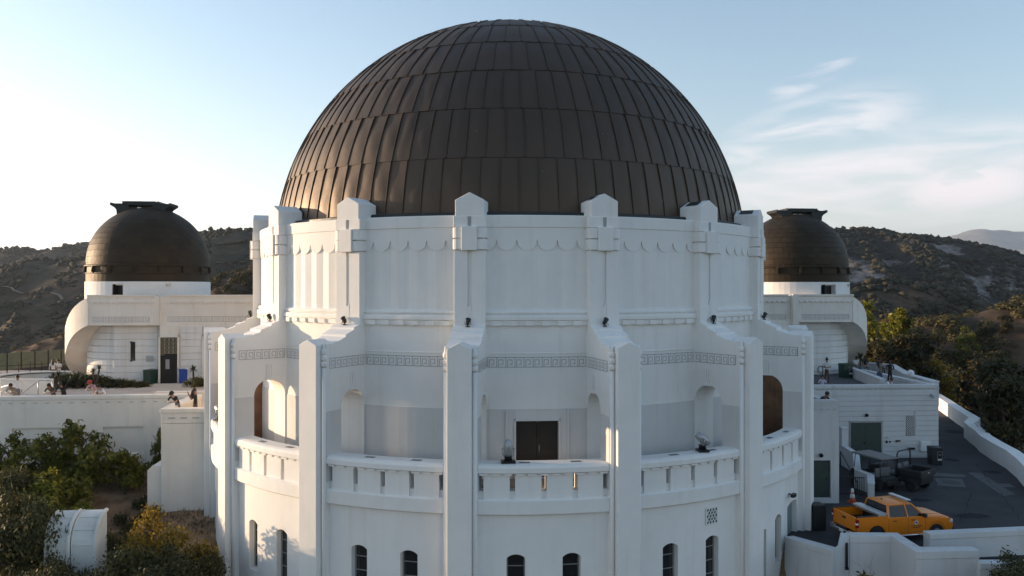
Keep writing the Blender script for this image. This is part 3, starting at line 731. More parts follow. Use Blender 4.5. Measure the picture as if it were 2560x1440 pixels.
def wing(side, label, rdome):
    s = side
    def X(a, b): return (min(s*a, s*b), max(s*a, s*b))
    w = thing('observatory_wing', label, 'building', BF @ Matrix.Translation((s*24, 20, DECK-3)), 'wings of the observatory')
    M0 = BF
    U0, V0 = 26.5, 20.5
    body = MB()
    body.box(*X(4, 24.1), 15.5, 27, DECK-6, -.95)
    body.box(*X(24.1, 29.0), 15.3, 26.5, -2.71, -.95)
    body.box(*X(24.1, 27.6), 16.15, 26, DECK-6, -2.72)
    # parapet ring standing on the body
    for (a, b, c, d) in ((24.1, 29.0, 15.3, 15.7), (28.6, 29.0, 15.7, 26.5), (4, 24.1, 15.5, 15.9)): body.box(*X(a, b), c, d, -.95, -.62)
    if s > 0: body.box(*X(23.95, 24.45), 15.08, 15.5, -2.9, -.50)
    part('wall', body.mesh('wing_body', STUCCO_BOUNCE, bevel=.01), w, M0)
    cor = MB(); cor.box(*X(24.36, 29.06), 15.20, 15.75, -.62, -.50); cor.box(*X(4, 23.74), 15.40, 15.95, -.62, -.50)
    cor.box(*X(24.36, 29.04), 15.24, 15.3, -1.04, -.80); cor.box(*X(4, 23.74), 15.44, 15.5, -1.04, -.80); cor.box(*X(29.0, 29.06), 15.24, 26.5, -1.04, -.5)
    part('cornice', cor.mesh('wing_cornice', STUCCO_BOUNCE), w, M0)
    sc = MB()
    for a, b, v in ((24.5, 28.9, 15.24), (8, 23.6, 15.44)):
        n = int((b-a)/.42)
        for i in range(n):
            u = a+(b-a)*(i+.5)/n; sc.box(*X(u-.12, u+.12), v-.05, v, -1.12, -1.03)
    part('scalloped_edge', sc.mesh('scalloped_edge', STUCCO_BOUNCE), w, M0, kind='stuff')
    fz = MB()
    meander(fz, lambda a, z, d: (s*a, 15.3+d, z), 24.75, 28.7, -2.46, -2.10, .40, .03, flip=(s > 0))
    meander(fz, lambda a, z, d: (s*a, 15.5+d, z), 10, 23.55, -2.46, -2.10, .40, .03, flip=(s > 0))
    part('key_frieze', fz.mesh('wing_key_frieze', GROOVE_SHADE, merge=False), w, M0, kind='stuff')
    # rendered courses with open joints
    def course_mesh(u0, u1, v, t=.07):
        m = MB(); m.box(*X(u0, u1), v-t, v+.02, 0, .455); return m.mesh('course', COURSE, bevel=.02)
    c1 = course_mesh(24.45, 27.55, 16.15); c2 = course_mesh(21.15, 22.2, 15.5); c3 = course_mesh(12.0, 19.55, 15.5)
    c2b = course_mesh(21.1, 22.65, 15.5)
    for i in range(8):
        z = DECK+.25+i*.487
        if z+.46 > -2.72: break
        M = M0 @ Matrix.Translation((0, 0, z))
        part('course', c1, w, M)
        part('course', c2b, w, M); part('course', c3, w, M)
    # smooth pier left of the porch and panels over the doors
    door_u = [(22.30, 24.05-.95), (17.9, 18.9)] if False else [(23.42, .60), (20.35, .60)]
    for (c, h) in door_u:
        dr = MB(); dr.box(*X(c-h, c+h), 15.36, 15.52, DECK-.1, -3.6); dd = part('doorway', dr.mesh('dark_doorway', BLACKM), w, M0)
        f = MB()
        f.box(*X(c-h-.12, c-h), 15.28, 15.5, DECK, -3.45); f.box(*X(c+h, c+h+.12), 15.28, 15.5, DECK, -3.45); f.box(*X(c-h-.12, c+h+.12), 15.28, 15.5, -3.6, -3.45)
        f.box(*X(c-h-.05, c+h+.05), 15.38, 15.5, -3.45, -2.75)
        part('door_frame', f.mesh('door_frame', STUCCO_BOUNCE), w, M0)
        g = MB(); n, mrow = 4, 10
        for j in range(mrow):
            for i in range(n):
                cx = c-h+2*h*(i+.5)/n; cz = -3.78-j*.295
                if j > 3 and i != (n-1 if s < 0 else 0): continue
                q = .105
                for (a, b) in (((-q, -q), (q, -q)), ((q, -q), (q, q)), ((q, q), (-q, q)), ((-q, q), (-q, -q))):
                    g.bar((s*(cx+a[0]), 15.33, cz+a[1]), (s*(cx+b[0]), 15.33, cz+b[1]), .03)
                g.bar((s*(cx-q), 15.34, cz), (s*(cx+q), 15.34, cz), .02); g.bar((s*cx, 15.34, cz-q), (s*cx, 15.34, cz+q), .02)
        for i in range(n+1):
            g.bar((s*(c-h+2*h*i/n), 15.33, -3.62), (s*(c-h+2*h*i/n), 15.33, -3.62-4*.295), .03)
        part('grille', g.mesh('door_grille', simple('pale_bronze_grille', (.32, .29, .2), .5, .3)), w, M0)
        lf = MB(); lf.box(*X(c-h+.32, c+h-.04), 15.30, 15.36, DECK, -4.9)
        l_ = part('door', lf.mesh('dark_door_leaf', BRONZE_DOOR), w, M0)
        gl = MB(); gl.box(*X(c-.05, c+.22), 15.28, 15.30, -5.9, -5.2)
        part('pane', gl.mesh('door_pane', simple('pale_door_glass', (.35, .36, .38), .15)), l_, M0)
    # round stair tower in courses
    MD = BF @ Matrix.Translation((s*U0, V0, 0))
    tw = MB(); tw.lathe([(4.28, DECK-6), (4.28, -.9), (.1, -.9)], 48); part('stair_tower', tw.mesh('stair_tower', COURSE), w, MD)
    rg = MB(); rg.lathe([(4.2, 0), (4.34, 0), (4.37, .03), (4.37, .43), (4.34, .455), (4.2, .455)], 64, closed=True)
    rg_me = rg.mesh('course_ring', COURSE)
    for i in range(9): part('course_ring', rg_me, w, MD @ Matrix.Translation((0, 0, DECK+.25+i*.487)))
    sl_ = MB(); sl_.box(-.16, .16, -4.45, -4.2, -5.35, -3.95); sl_.box(-.22, .22, -4.43, -4.2, -4.0, -3.92); sl_.box(-.22, .22, -4.43, -4.2, -5.40, -5.33)
    part('slot_window', sl_.mesh('slot_window', GLASS), w, MD @ Matrix.Rotation(s*R(-7) + (R(-3) if s < 0 else R(-6)), 4, 'Z'))
    # spiral stair with its tall outer parapet
    sp = MB(); n = 44; ph0 = math.atan2(-5.2, 2.5); ph1 = ph0+R(100)
    vs = []
    for i in range(n+1):
        t = i/n; ph = ph0+(ph1-ph0)*t; drop = 2.43*math.degrees(ph-ph0)/40*(.55+.45*min(1, t*3)); zt = -.70-drop; zb = zt-2.0+.0
        zt = max(zt, DECK-.5); zb = max(zb, DECK-2)
        cx, cy = s*cos(ph), sin(ph)
        for (r, z) in ((5.62, zt), (5.82, zt), (5.82, zb), (4.3, zb+.02), (4.3, zb+.35), (5.62, zb+.35)):
            vs.append((r*cx, r*cy, z))
    fs = [(6*i+j, 6*i+6+j, 6*i+6+(j+1) % 6, 6*i+(j+1) % 6) for i in range(n) for j in range(6)]
    sp.add(vs, fs, 0, False); sp.add(vs[:6], [(0, 1, 2, 3, 4, 5)]); sp.add(vs[-6:], [(0, 1, 2, 3, 4, 5)])
    sme = sp.mesh('spiral_parapet', STUCCO_BOUNCE)
    part('spiral_parapet', sme, w, MD)
    # white drum under the dome with a doorway
    dm = MB(); thd = (R(-10) if s < 0 else R(12)); rr = 4.52*rdome/4.43
    hw = .42 if s < 0 else .72
    dz = lambda a, z, d: ((rr-d)*sin(a/rr), -(rr-d)*cos(a/rr), z)
    wall_open(dm, dz, -pi*rr, pi*rr, -1.0, .48, .5, [(thd*rr, hw, -.98, .28, 0)], ns=64, smooth=False)
    dm.lathe([(rr, .48), (rr-.3, .5), (rr-.3, .2)], 64)
    part('dome_drum', dm.mesh('dome_drum', STUCCO), w, MD)
    dk = MB(); dk.lathe([(rr-.45, -1), (rr-.45, .45)], 24, thd-.3, thd+.3); dk.box(-.35, -.31, -rr+.06, -rr+.4, -1, .3, 0, Matrix.Rotation(thd, 4, 'Z'))
    part('dark_opening', dk.mesh('dark_opening', BLACKM), w, MD)
    # small dome
    RD, zc = rdome, 1.92
    sh = MB(); sh.lathe([(RD-.04, .46), (RD-.04, zc)]+[((RD-.04)*cos(R(a)), zc+(RD-.04)*sin(R(a))) for a in range(5, 91, 5)], 64, smooth=True)
    dome = part('dome', sh.mesh('small_dome_shell', COPPER_G), w, MD)
    ncol = 36
    for j in range(15):
        a0 = -4+j*6.1 if j else 0; a0 = j*6.0; a1 = a0+6.0; nc = max(10, int(ncol*cos(R(a0+2))+.5)); me = None
        if a0 > 74: continue
        vme = []
        for v_ in range(3):
            m = MB(); d = 2*pi/nc; vs = []; r_ = random.Random(j*7+v_)
            o1, o2 = r_.uniform(0, .005), r_.uniform(0, .005)
            for b in range(3):
                for a in range(4):
                    p = R(a0+(a1-a0-.25)*b/2); t_ = (a/3-.5)*d*.975
                    r = RD+.012+(.004 if b == 0 else 0)+(o1 if a < 2 else o2)*sin(pi*a/3) + .003*r_.random()
                    vs.append((r*cos(p)*sin(t_), -r*cos(p)*cos(t_), zc+r*sin(p)))
            m.add(vs, [(b*4+a, b*4+a+1, b*4+a+5, b*4+a+4) for b in range(2) for a in range(3)], 0, True)
            low = [vs[a] for a in range(4)]; m.add(low+[(p[0]*.992, p[1]*.992, p[2]) for p in low], [(a, a+1, a+5, a+4) for a in range(3)])
            vme.append(m.mesh('small_dome_panel', COPPER_G, merge=False))
        for k in range(nc):
            th = (k+.5*(j % 2))*360/nc; th = (th+180) % 360-180
            if abs(th-(20 if s < 0 else -15)) < 100: part('panel', vme[rng.randrange(3)], dome, MD @ Matrix.Rotation(R(th), 4, 'Z'))
    sk = MB(); sk.lathe([(RD+.02, .47), (RD+.02, 1.08), (RD+.10, 1.10), (RD+.10, 1.16), (RD+.0, 1.18), (RD-.02, 1.60), (RD+.06, 1.64), (RD+.13, 1.66), (RD+.13, 1.74), (RD, 1.80), (RD-.02, 1.95)], 64)
    part('skirt', sk.mesh('dome_skirt', COPPER_G), dome, MD)
    bk = MB(); bk.box(-.09, .09, -RD-.13, -RD+.02, 1.1, 1.7); bk.prism([(-RD-.02, 1.15), (-RD-.13, 1.15), (-RD-.20, 1.3), (-RD-.13, 1.66), (-RD, 1.66)], -.03, .03, axis='x')
    bme = bk.mesh('bracket', COPPER_G)
    for k in range(16): part('bracket', bme, dome, MD @ Matrix.Rotation(R(k*22.5+5), 4, 'Z'))
    cp = MB(); ox = s*.35
    cp.box(ox-2.25, ox+2.25, -.95, .95, 6.44, 6.56)
    for sx in (-1, 1):
        pts = [(ox+sx*2.22, 6.45), (ox+sx*2.1, 6.33), (ox+sx*1.92, 6.22), (ox+sx*1.8, 6.06), (ox+sx*1.76, 5.6), (ox+sx*.9, 5.9), (ox+sx*.9, 6.45)]
        cp.prism(pts, -.95, .95)
    cp.prism([(ox-1.3, 6.55), (ox-1.3, 6.68), (ox-1.1, 6.74), (ox+1.1, 6.74), (ox+1.35, 6.66), (ox+1.55, 6.55)], -1.0, 1.0)
    for x in (-1.3, 0, 1.3): cp.box(ox+x-.03, ox+x+.03, -1.03, 1.03, 6.42, 6.75)
    cp.box(ox-2.25, ox-2.15, -1.0, 1.0, 6.40, 6.62); cp.box(ox+2.15, ox+2.25, -1.0, 1.0, 6.40, 6.62)
    part('shutter_housing', cp.mesh('shutter_housing', DARKMETAL), dome, MD)
    # roof equipment boxes on the drum
    bx = MB(); bx.box(.0, .32, -.1, 0, 0, .2)
    part('vent_box', bx.mesh('vent_box', GALV), w, MD @ Matrix.Rotation(R(33) if s < 0 else R(45), 4, 'Z') @ Matrix.Translation((0, -rr, .12)))
    part('meter_box', bx.mesh('meter_box', GALV), w, MD @ Matrix.Rotation(thd+R(11)+(R(5) if s > 0 else 0), 4, 'Z') @ Matrix.Translation((0, -rr, -.8)))
    return w
wing(-1, 'white west wing at left with a small olive brown dome, bins beside its door', 4.43)
wing(1, 'white east wing at right with small dome, shaded, beyond the dark terrace', 4.42)
# wall plaque by the west door
m = MB(); m.box(-.25, .25, -.03, 0, -.22, .22)
o = thing('plaque', 'grey plaque on the grooved white wall left of the green bin', 'plaque', BF @ Matrix.Translation((-25.0, 16.06, DECK+1.75)), mesh=m.mesh('plaque', GALV))

# ------------------------------------------------------------------ generic wall along a path
def path_wall(name, label, cat, pts, zt, zb, t=.4, cap=.0, capt=.05, mat=STUCCO_BOUNCE, group=None, ledge=None):
    """pts [(x, y)] of the centre line or [(x, y, ztop)]"""
    P = [Vector((p[0], p[1])) for p in pts]; Z = [p[2] if len(p) > 2 else zt for p in pts]
    n = len(P); off = []
    for i in range(n):
        d = (P[min(i+1, n-1)]-P[max(i-1, 0)]).normalized(); nn = Vector((-d.y, d.x))
        if 0 < i < n-1:
            d1 = (P[i]-P[i-1]).normalized(); k = nn.dot(Vector((-d1.y, d1.x))); nn = nn/max(.5, k)
        off.append(nn)
    def strip(m, tt, za, zb_, top_is_z=True):
        vs = []
        for i in range(n):
            a = P[i]+off[i]*tt/2; b = P[i]-off[i]*tt/2
            z1 = Z[i]+za; z0 = zb if zb_ is None else Z[i]+zb_
            vs += [(a.x, a.y, z1), (b.x, b.y, z1), (b.x, b.y, z0), (a.x, a.y, z0)]
        fs = [(4*i+j, 4*i+4+j, 4*i+4+(j+1) % 4, 4*i+(j+1) % 4) for i in range(n-1) for j in range(4)]
        m.add(vs, fs+[(0, 1, 2, 3), (4*n-4, 4*n-3, 4*n-2, 4*n-1)])
    c = sum(P, Vector((0, 0)))/n
    base = TM((c.x, c.y, zb))
    m = MB(); strip(m, t, -cap if cap else 0, None)
    me = m.mesh(name, mat, bevel=.015); me.transform(base.inverted())
    o = thing(name, label, cat, base, group, me)
    if cap:
        m = MB(); strip(m, t+2*capt, 0, -cap); me = m.mesh(name+'_cap', mat, bevel=.012); me.transform(base.inverted()); part('coping', me, o)
    return o
def px(x, Y): return ((x-1280)/2000*Y, Y)

# ------------------------------------------------------------------ terraces (setting)
def flat_poly(name, pts, z, mat, thick=.3, kind='structure'):
    m = MB(); m.prism([(p[0], p[1]) for p in pts], z-thick, z, axis='z')
    o = link(bpy.data.objects.new(name, m.mesh(name, mat))); o['kind'] = kind; return o
a0_, a1_, a_, b_, c_, d_, e_, f_ = bw(-62, 8.5), bw(-37, 8.5), bw(-37, 3.3), bw(-17.9, 3.3), bw(-17.9, -2.3), bw(-12.5, -2.3), bw(-12.5, 22), bw(-62, 30)
flat_poly('terrace', [(p.x, p.y) for p in (a0_, a1_, a_, b_, c_, d_, e_, f_)], DECK, DECKM_L, 4.5)
flat_poly('terrace_east', [(9, 53.3), (20, 53.3), (28.3, 53.7), (29.6, 72), (14, 74), (9, 60)], DECK, ASPHALT_D, 4.3)

# west parapet and retaining wall with shallow panels
WA = 3.1
m = MB(); Tm = BF
def L(u, v, z): return (u, v, z)
PAN = [(-46, -39.5), (-37.3, -30.6), (-29.8, -25.4), (-24.0, -20.9)]
PAN = [(-36.0, -29.05), (-28.25, -24.55), (-23.3, -21.05)]
ops = [((a+b)/2, (b-a)/2, -9.6, -8.02, 0) for a, b in PAN]
wall_open(m, lambda s_, z, d: (s_, WA+d*1.0, z), -37, -18.25, DECK-5.5, -6.42, .13, ops, ns=12)
for a, b in PAN: m.box(a-.01, b+.01, WA+.12, WA+.15, -9.65, -8.0)
m.box(-37, -18.25, WA+.16, WA+.5, DECK-5.5, -6.42)
wa = thing('terrace_wall', 'long white retaining wall at left with shallow panels, shrubs growing in front of it', 'wall', BF @ Matrix.Translation((-35, WA, DECK-5)))
part('wall', m.mesh('retaining_wall', STUCCO_BOUNCE), wa, BF)
m = MB(); m.box(-37, -18.3, WA-.04, WA+.54, -6.42, -6.2); part('coping', m.mesh('wall_coping', STUCCO_BOUNCE, bevel=.02), wa, BF)
m = MB()
for i in range(52):
    if i % 2: m.box(-36+i*.33, -36+i*.33+.22, WA-.015, WA, -6.62, -6.56)
part('vent_slots', m.mesh('vent_slots', SLOTM), wa, BF, kind='stuff')
# projecting bastion with two people
wb = thing('terrace_bastion', 'tall white wall projecting between the retaining wall and the rotunda, two people on top', 'wall', BF @ Matrix.Translation((-16.5, -2, DECK-7)))
m = MB(); m.box(-18.25, -12.6, -2.6, 3.3, DECK-8, DECK-.02); m.box(-18.25, -12.6, -2.6, -2.15, DECK, -6.42); m.box(-18.25, -17.8, -2.15, 3.1, DECK, -6.42)
part('wall', m.mesh('bastion_wall', STUCCO_BOUNCE, bevel=.012), wb, BF)
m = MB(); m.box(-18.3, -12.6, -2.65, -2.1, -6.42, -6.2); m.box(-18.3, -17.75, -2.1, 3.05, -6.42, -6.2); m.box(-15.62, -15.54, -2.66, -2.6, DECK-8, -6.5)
part('coping', m.mesh('bastion_coping', STUCCO_BOUNCE, bevel=.02), wb, BF)
m = MB()
for i in range(9): m.box(-17.9+i*.6, -17.55+i*.6, -2.615, -2.6, -6.72, -6.64)
part('vent_slots', m.mesh('bastion_slots', SLOTM), wb, BF)
m = MB(); m.prism([(-19.0, DECK-6), (-18.25, DECK-6), (-18.25, -9.15), (-18.75, -9.15), (-19.0, -9.4)], -2.4, -.5)
part('plinth', m.mesh('bastion_plinth', STUCCO_BOUNCE, bevel=.02), wb, BF)
# sloping stair wall behind the woman with the phone
p0, p1 = bw(-17.2, 0.4), bw(-13.4, 4.4)
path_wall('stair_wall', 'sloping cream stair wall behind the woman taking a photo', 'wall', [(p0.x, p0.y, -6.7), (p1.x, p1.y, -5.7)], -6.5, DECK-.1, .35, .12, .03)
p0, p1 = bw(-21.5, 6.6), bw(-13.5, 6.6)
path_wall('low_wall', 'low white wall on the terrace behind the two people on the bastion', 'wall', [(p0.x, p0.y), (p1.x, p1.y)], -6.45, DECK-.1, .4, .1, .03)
def rail(name, label, pts, r=.025, posts=(), h=.9, mat=GALV, group=None):
    c = Vector(pts[0]); base = TM((c.x, c.y, min(p[2] for p in pts)-h))
    m = MB(); m.tube(pts, r, 6); me = m.mesh(name, mat); me.transform(base.inverted())
    o = thing(name, label, 'handrail', base, group, None)
    part('rail', me, o)
    for q in posts:
        m = MB(); m.tube([q, (q[0], q[1], q[2]-h)], r, 6); me = m.mesh('post', mat); me.transform(base.inverted()); part('post', me, o)
    return o
q0, q1 = bw(-16.9, .2), bw(-13.4, 4.0)
rail('handrail', 'handrail on the cream stair wall beside the woman taking a photo', [(q0.x, q0.y, -6.75), (q1.x, q1.y, -5.95)], .03, [(q0.x, q0.y, -6.75), (q1.x, q1.y, -5.95)], .2, BLACKM)

# curved ramp wall far left
pts = [(-30.1, 52.4), (-32.6, 52.4)]+[(-32.6-2.5*sin(R(a)), 54.9-2.5*cos(R(a))) for a in range(10, 180, 10)]+[(-32.6, 57.4), (-31.7, 57.4)]
path_wall('curved_ramp_wall', 'curved white wall of the ramp at the far left of the terrace', 'wall', pts, -5.95, DECK-.1, .3, .08, .04)
rail('handrail', 'bent handrail running down in front of the curved ramp wall', [(*px(131, 51.2), -5.95), (*px(100, 51.2), -5.90), (*px(92, 51.0), -6.0), (*px(55, 49.5), -6.55)], .03, [(*px(131, 51.2), -5.95), (*px(95, 51.2), -5.95)], .9)
rail('handrail', 'looped handrail at the left picture edge beside two people', [(*px(2, 48.6), -6.35), (*px(28, 49), -5.95), (*px(28, 49.3), -5.95), (*px(4, 50), -6.2)], .03, [(*px(28, 49), -5.95), (*px(2, 48.6), -6.35)], .9)
m = MB()
for i in range(14):
    a = R(200+i*10); 
rail('handrail', 'handrail on the inside of the curved ramp wall', [(-32.6-2.2*sin(R(a)), 54.9-2.2*cos(R(a)), -6.05) for a in range(60, 180, 15)]+[(-31.8, 57.1, -6.05)], .03, [], .9, BLACKM)

# green fence at the left
FENCEM = simple('green_fence_mesh', (.16, .175, .11), .7, 0, .15, 3)
fe = thing('fence', 'green mesh fence with posts on the far edge of the terrace, hillside behind', 'fence', TM((*px(60, 67), DECK)))
F0, F1 = Vector((*px(-260, 60.5), 0)), Vector((*px(215, 73), 0))
nseg = 13
for i in range(nseg+1):
    p = F0.lerp(F1, i/nseg)
    m = MB(); m.box(-.04, .04, -.04, .04, 0, 1.55); part('post', m.mesh('fence_post', BLACKM), fe, TM((p.x, p.y, DECK)))
    if i < nseg:
        q = F0.lerp(F1, (i+1)/nseg); m = MB()
        d = q-p; ln = d.length; ang = math.atan2(d.y, d.x)
        m.box(.05, ln-.05, -.015, .015, .12, 1.42); m.box(.0, ln, -.03, .03, 1.42, 1.48)
        for k in range(1, 9): m.box(.05+k*ln/9-.012, .05+k*ln/9+.012, -.03, .03, .12, 1.42)
        part('fence_panel', m.mesh('fence_panel', FENCEM), fe, TM((p.x, p.y, DECK), ang))
fr_ = thing('railing', 'black railing with curved post tops in front of the green fence', 'railing', TM((*px(60, 61), DECK)))
G0, G1 = Vector((*px(-200, 58.6), 0)), Vector((*px(160, 64), 0))
for zz in (.95, .62, .3):
    m = MB(); m.tube([(G0.x, G0.y, DECK+zz), (G1.x, G1.y, DECK+zz)], .025, 6); part('rail', m.mesh('rail', BLACKM), fr_, TM())
for i in range(13):
    p = G0.lerp(G1, i/12); m = MB(); m.tube([(0, 0, 0), (0, 0, .9), (.05, -.1, 1.1), (.12, -.25, 1.15)], .03, 6)
    part('post', m.mesh('rail_post', BLACKM), fr_, TM((p.x, p.y, DECK)))

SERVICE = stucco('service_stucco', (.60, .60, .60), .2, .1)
# ------------------------------------------------------------------ east side: service building, yard walls
LOT = -11.3
SB = TM((20.0, 52.9, 0), R(2.9))
sb = thing('service_building', 'low white building with grooved courses and a big green door under the east terrace', 'building', SB @ Matrix.Translation((4, .5, LOT)))
Wd = 8.45
def sx_(xp):      # pixel column -> distance along the wall
    k = (xp-1280)/2000; c_, s_ = cos(R(2.9)), sin(R(2.9)); return (k*52.9-20.0)/(c_-k*s_)
m = MB(); m.box(-1.5, Wd, .06, 1.0, LOT-.5, -6.44-.2)
m.box(Wd-.4, Wd, 1.0, 19, LOT-.5, -6.6); m.box(-1.5, Wd+.03, .0, .5, -6.66, -6.44); m.box(Wd-.42, Wd+.03, .5, 10, -6.66, -6.44)
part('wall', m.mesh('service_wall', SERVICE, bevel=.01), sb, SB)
dx0, dx1 = sx_(2126), sx_(2203)
gx0, gx1 = sx_(2266), sx_(2287)
CM = {}
def crs(a, b):
    key = round(b-a, 2)
    if key not in CM:
        q = MB(); q.box(0, b-a, .0, .08, 0, .315); CM[key] = q.mesh('course', SERVICE, bevel=.012)
    return CM[key]
i = 0; z = LOT+.12
while z+.315 < -6.66:
    segs = [(-1.5, dx0-.1), (dx1+.1, Wd)] if z < -8.95 else [(-1.5, Wd)]
    if z+.315 > -9.7 and z < -8.4 and z < -8.95: segs = [(-1.5, dx0-.1), (dx1+.1, gx0-.03), (gx1+.03, Wd)]
    elif -9.7 < z+.315 and z < -8.4: segs = [(-1.5, gx0-.03), (gx1+.03, Wd)]
    for a, b in segs: part('course', crs(a, b), sb, SB @ Matrix.Translation((a, 0, z)))
    z += .335
m = MB(); m.box(dx0, dx1, -.0, .05, LOT, -8.92); d_ = part('door', m.mesh('green_double_door', GREENPAINT), sb, SB)
m = MB(); m.box((dx0+dx1)/2-.008, (dx0+dx1)/2+.008, -.005, 0, LOT, -8.92); m.tube([((dx0+dx1)/2-.1, -.05, LOT+1.0), ((dx0+dx1)/2+.02, -.05, LOT+1.0)], .02, 6); m.box((dx0+dx1)/2-.12, (dx0+dx1)/2-.06, -.05, 0, LOT+.95, LOT+1.1)
part('handle', m.mesh('door_lever', BLACKM), d_, SB)
m = MB(); m.box(dx0-.07, dx0, -.03, .06, LOT, -8.85); m.box(dx1, dx1+.07, -.03, .06, LOT, -8.85); m.box(dx0-.07, dx1+.07, -.03, .06, -8.92, -8.85)
part('door_frame', m.mesh('steel_frame', GALV), sb, SB)
m = MB(); m.box(gx0, gx1, .03, .06, -9.85, -8.5, 1)
rows_, cols_ = 11, 4
for r_ in range(rows_):
    for c in range(cols_):
        cx = gx0+(gx1-gx0)*(c+.5)/cols_; cz = -9.85+1.35*(r_+.5)/rows_; w2, h2 = (gx1-gx0)/cols_/2, 1.35/rows_/2
        pts = [(cx+w2*.78*cos(2*pi*q/8), .015, cz+h2*.8*sin(2*pi*q/8)) for q in range(9)]
        m.tube(pts, .016, 4, cap=False)
part('vent_grille', m.mesh('vent_grille', [WHITE, BLACKM]), sb, SB)
def wallbit(name, label, cat, xp, z, parts_, Y=None):
    M = SB @ Matrix.Translation((sx_(xp), -.0, z)); m = MB()
    for p in parts_: m.box(*p)
    return thing(name, label, cat, M, None, m.mesh(name, BLACKM))
m = MB(); m.tube([(0, 0, 0), (0, -.1, 0), (0, -.16, -.02)], [.05, .11, .10], 10); m.box(-.05, .05, -.03, 0, -.12, .08)
lamp_me = m.mesh('bulkhead_lamp', BLACKM)
thing('bulkhead_lamp', 'round black bulkhead lamp above the big green door', 'lamp', SB @ Matrix.Translation((sx_(2165), -.0, -8.42)), 'bulkhead lamps', lamp_me)
thing('bulkhead_lamp', 'round black bulkhead lamp above the narrow green door', 'lamp', TM((*px(2051, 41.95), -8.75)), 'bulkhead lamps', lamp_me)
m = MB(); m.box(-.05, .05, -.1, 0, -.1, .1); m.tube([(0, -.08, 0), (.02, -.28, -.12)], .06, 8)
thing('security_camera', 'pale security camera high on the right end of the service building', 'camera', SB @ Matrix.Translation((sx_(2328), 0, -7.15)), None, m.mesh('security_camera', GALV))
wallbit('wall_spout', 'black slot shaped box low on the service building wall', 'box', 2277, LOT+.62, [(-.26, .26, -.06, 0, -.07, .07)])
wallbit('hose_tap', 'dark hose tap on the wall right of the green door', 'tap', 2245, LOT+1.15, [(-.14, .1, -.14, 0, -.04, .04), (-.18, -.1, -.1, -.04, -.08, .04)])
wallbit('socket_box', 'small dark socket box beside the green door', 'box', 2216, LOT+1.08, [(-.06, .06, -.05, 0, -.08, .08), (.2, .28, -.04, 0, -.06, .06)])
m = MB(); m.box(-.36, .3, -.2, 0, -.35, .32); thing('utility_cabinet', 'pale grey cabinet on the wall behind the black bin', 'cabinet', SB @ Matrix.Translation((sx_(2312), 0, LOT+.8)), None, m.mesh('utility_cabinet', WHITE, bevel=.02))
# small number sign
fc = bpy.data.curves.new('number_sign', 'FONT'); fc.body = '430'; fc.size = .2; fc.extrude = .004; fc.align_x = 'CENTER'; fc.materials.append(simple('grey_lettering', (.30, .38, .38), .5))
fo = bpy.data.objects.new('number_sign_text', fc)
m = MB(); m.box(-.24, .24, -.02, 0, -.04, .20); sg = thing('number_sign', 'small pale sign reading 430 right of the green door', 'sign', SB @ Matrix.Translation((sx_(2215), -.0, -10.0)), None, m.mesh('number_sign', simple('sign_plate', (.62, .66, .64), .5)))
COL.objects.link(fo); fme = bpy.data.meshes.new_from_object(fo.evaluated_get(bpy.context.evaluated_depsgraph_get())); bpy.data.objects.remove(fo); fo = bpy.data.objects.new('lettering', fme)
link(fo, sg, W[sg.name] @ Matrix.Translation((0, -.025, .01)) @ Matrix.Rotation(R(90), 4, 'X'))
# nearer block with the narrow green door
nb = thing('door_block', 'plain white block with a narrow green door, a man leaning on its top', 'building', TM((16, 43, LOT)))
m = MB()
x0, x1 = px(2006, 42)[0], px(2098, 42)[0]; xd0, xd1 = px(2034, 42)[0], px(2077, 42)[0]
wall_open(m, lambda s_, z, d: (s_, 42+d, z), 10, x1, LOT-.3, -6.06, .35, [((xd0+xd1)/2, (xd1-xd0)/2, LOT+.25, -9.05, 0)], ns=6)
m.box(10, x1, 42.36, 52.8, LOT-.3, DECK); m.box(10, x1, 42.36, 42.45, DECK, -6.06); m.box(x1-.4, x1, 42.45, 52.8, DECK, -6.06); m.box(x1-.01, x1, 42, 42.36, LOT-.3, -6.06)
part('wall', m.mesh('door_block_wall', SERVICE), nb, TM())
m = MB(); m.box(10, x1+.04, 41.96, 42.5, -6.06, -5.9); part('coping', m.mesh('block_coping', SERVICE), nb, TM())
m = MB()
for i_ in range(6): m.box(x1-.3-i_*.35, x1-.15-i_*.35, 41.985, 42, -6.42, -6.34)
part('vent_slots', m.mesh('block_slots', SLOTM), nb, TM())
m = MB(); m.box(xd0+.03, xd1-.03, 42.12, 42.17, LOT+.25, -9.08); m.box((xd0+xd1)/2+.25, (xd0+xd1)/2+.3, 42.05, 42.12, LOT+1.2, LOT+1.35); part('door', m.mesh('narrow_green_door', GREENPAINT), nb, TM())
m = MB()
for i_ in range(30): m.box(-1.2+i_*.33, -1.2+i_*.33+.17, -.012, 0, -6.74, -6.68)
part('vent_slots', m.mesh('service_slots', SLOTM), sb, SB, kind='stuff')
m = MB(); m.box(-.2, .2, -.2, .2, 0, 2.3); m.box(-.24, .24, -.24, .24, 2.3, 2.42)
thing('gate_pier', 'square white pier between the narrow green door block and the big green door', 'pier', TM((*px(2109, 51.2), LOT)), None, m.mesh('gate_pier', SERVICE, bevel=.015))
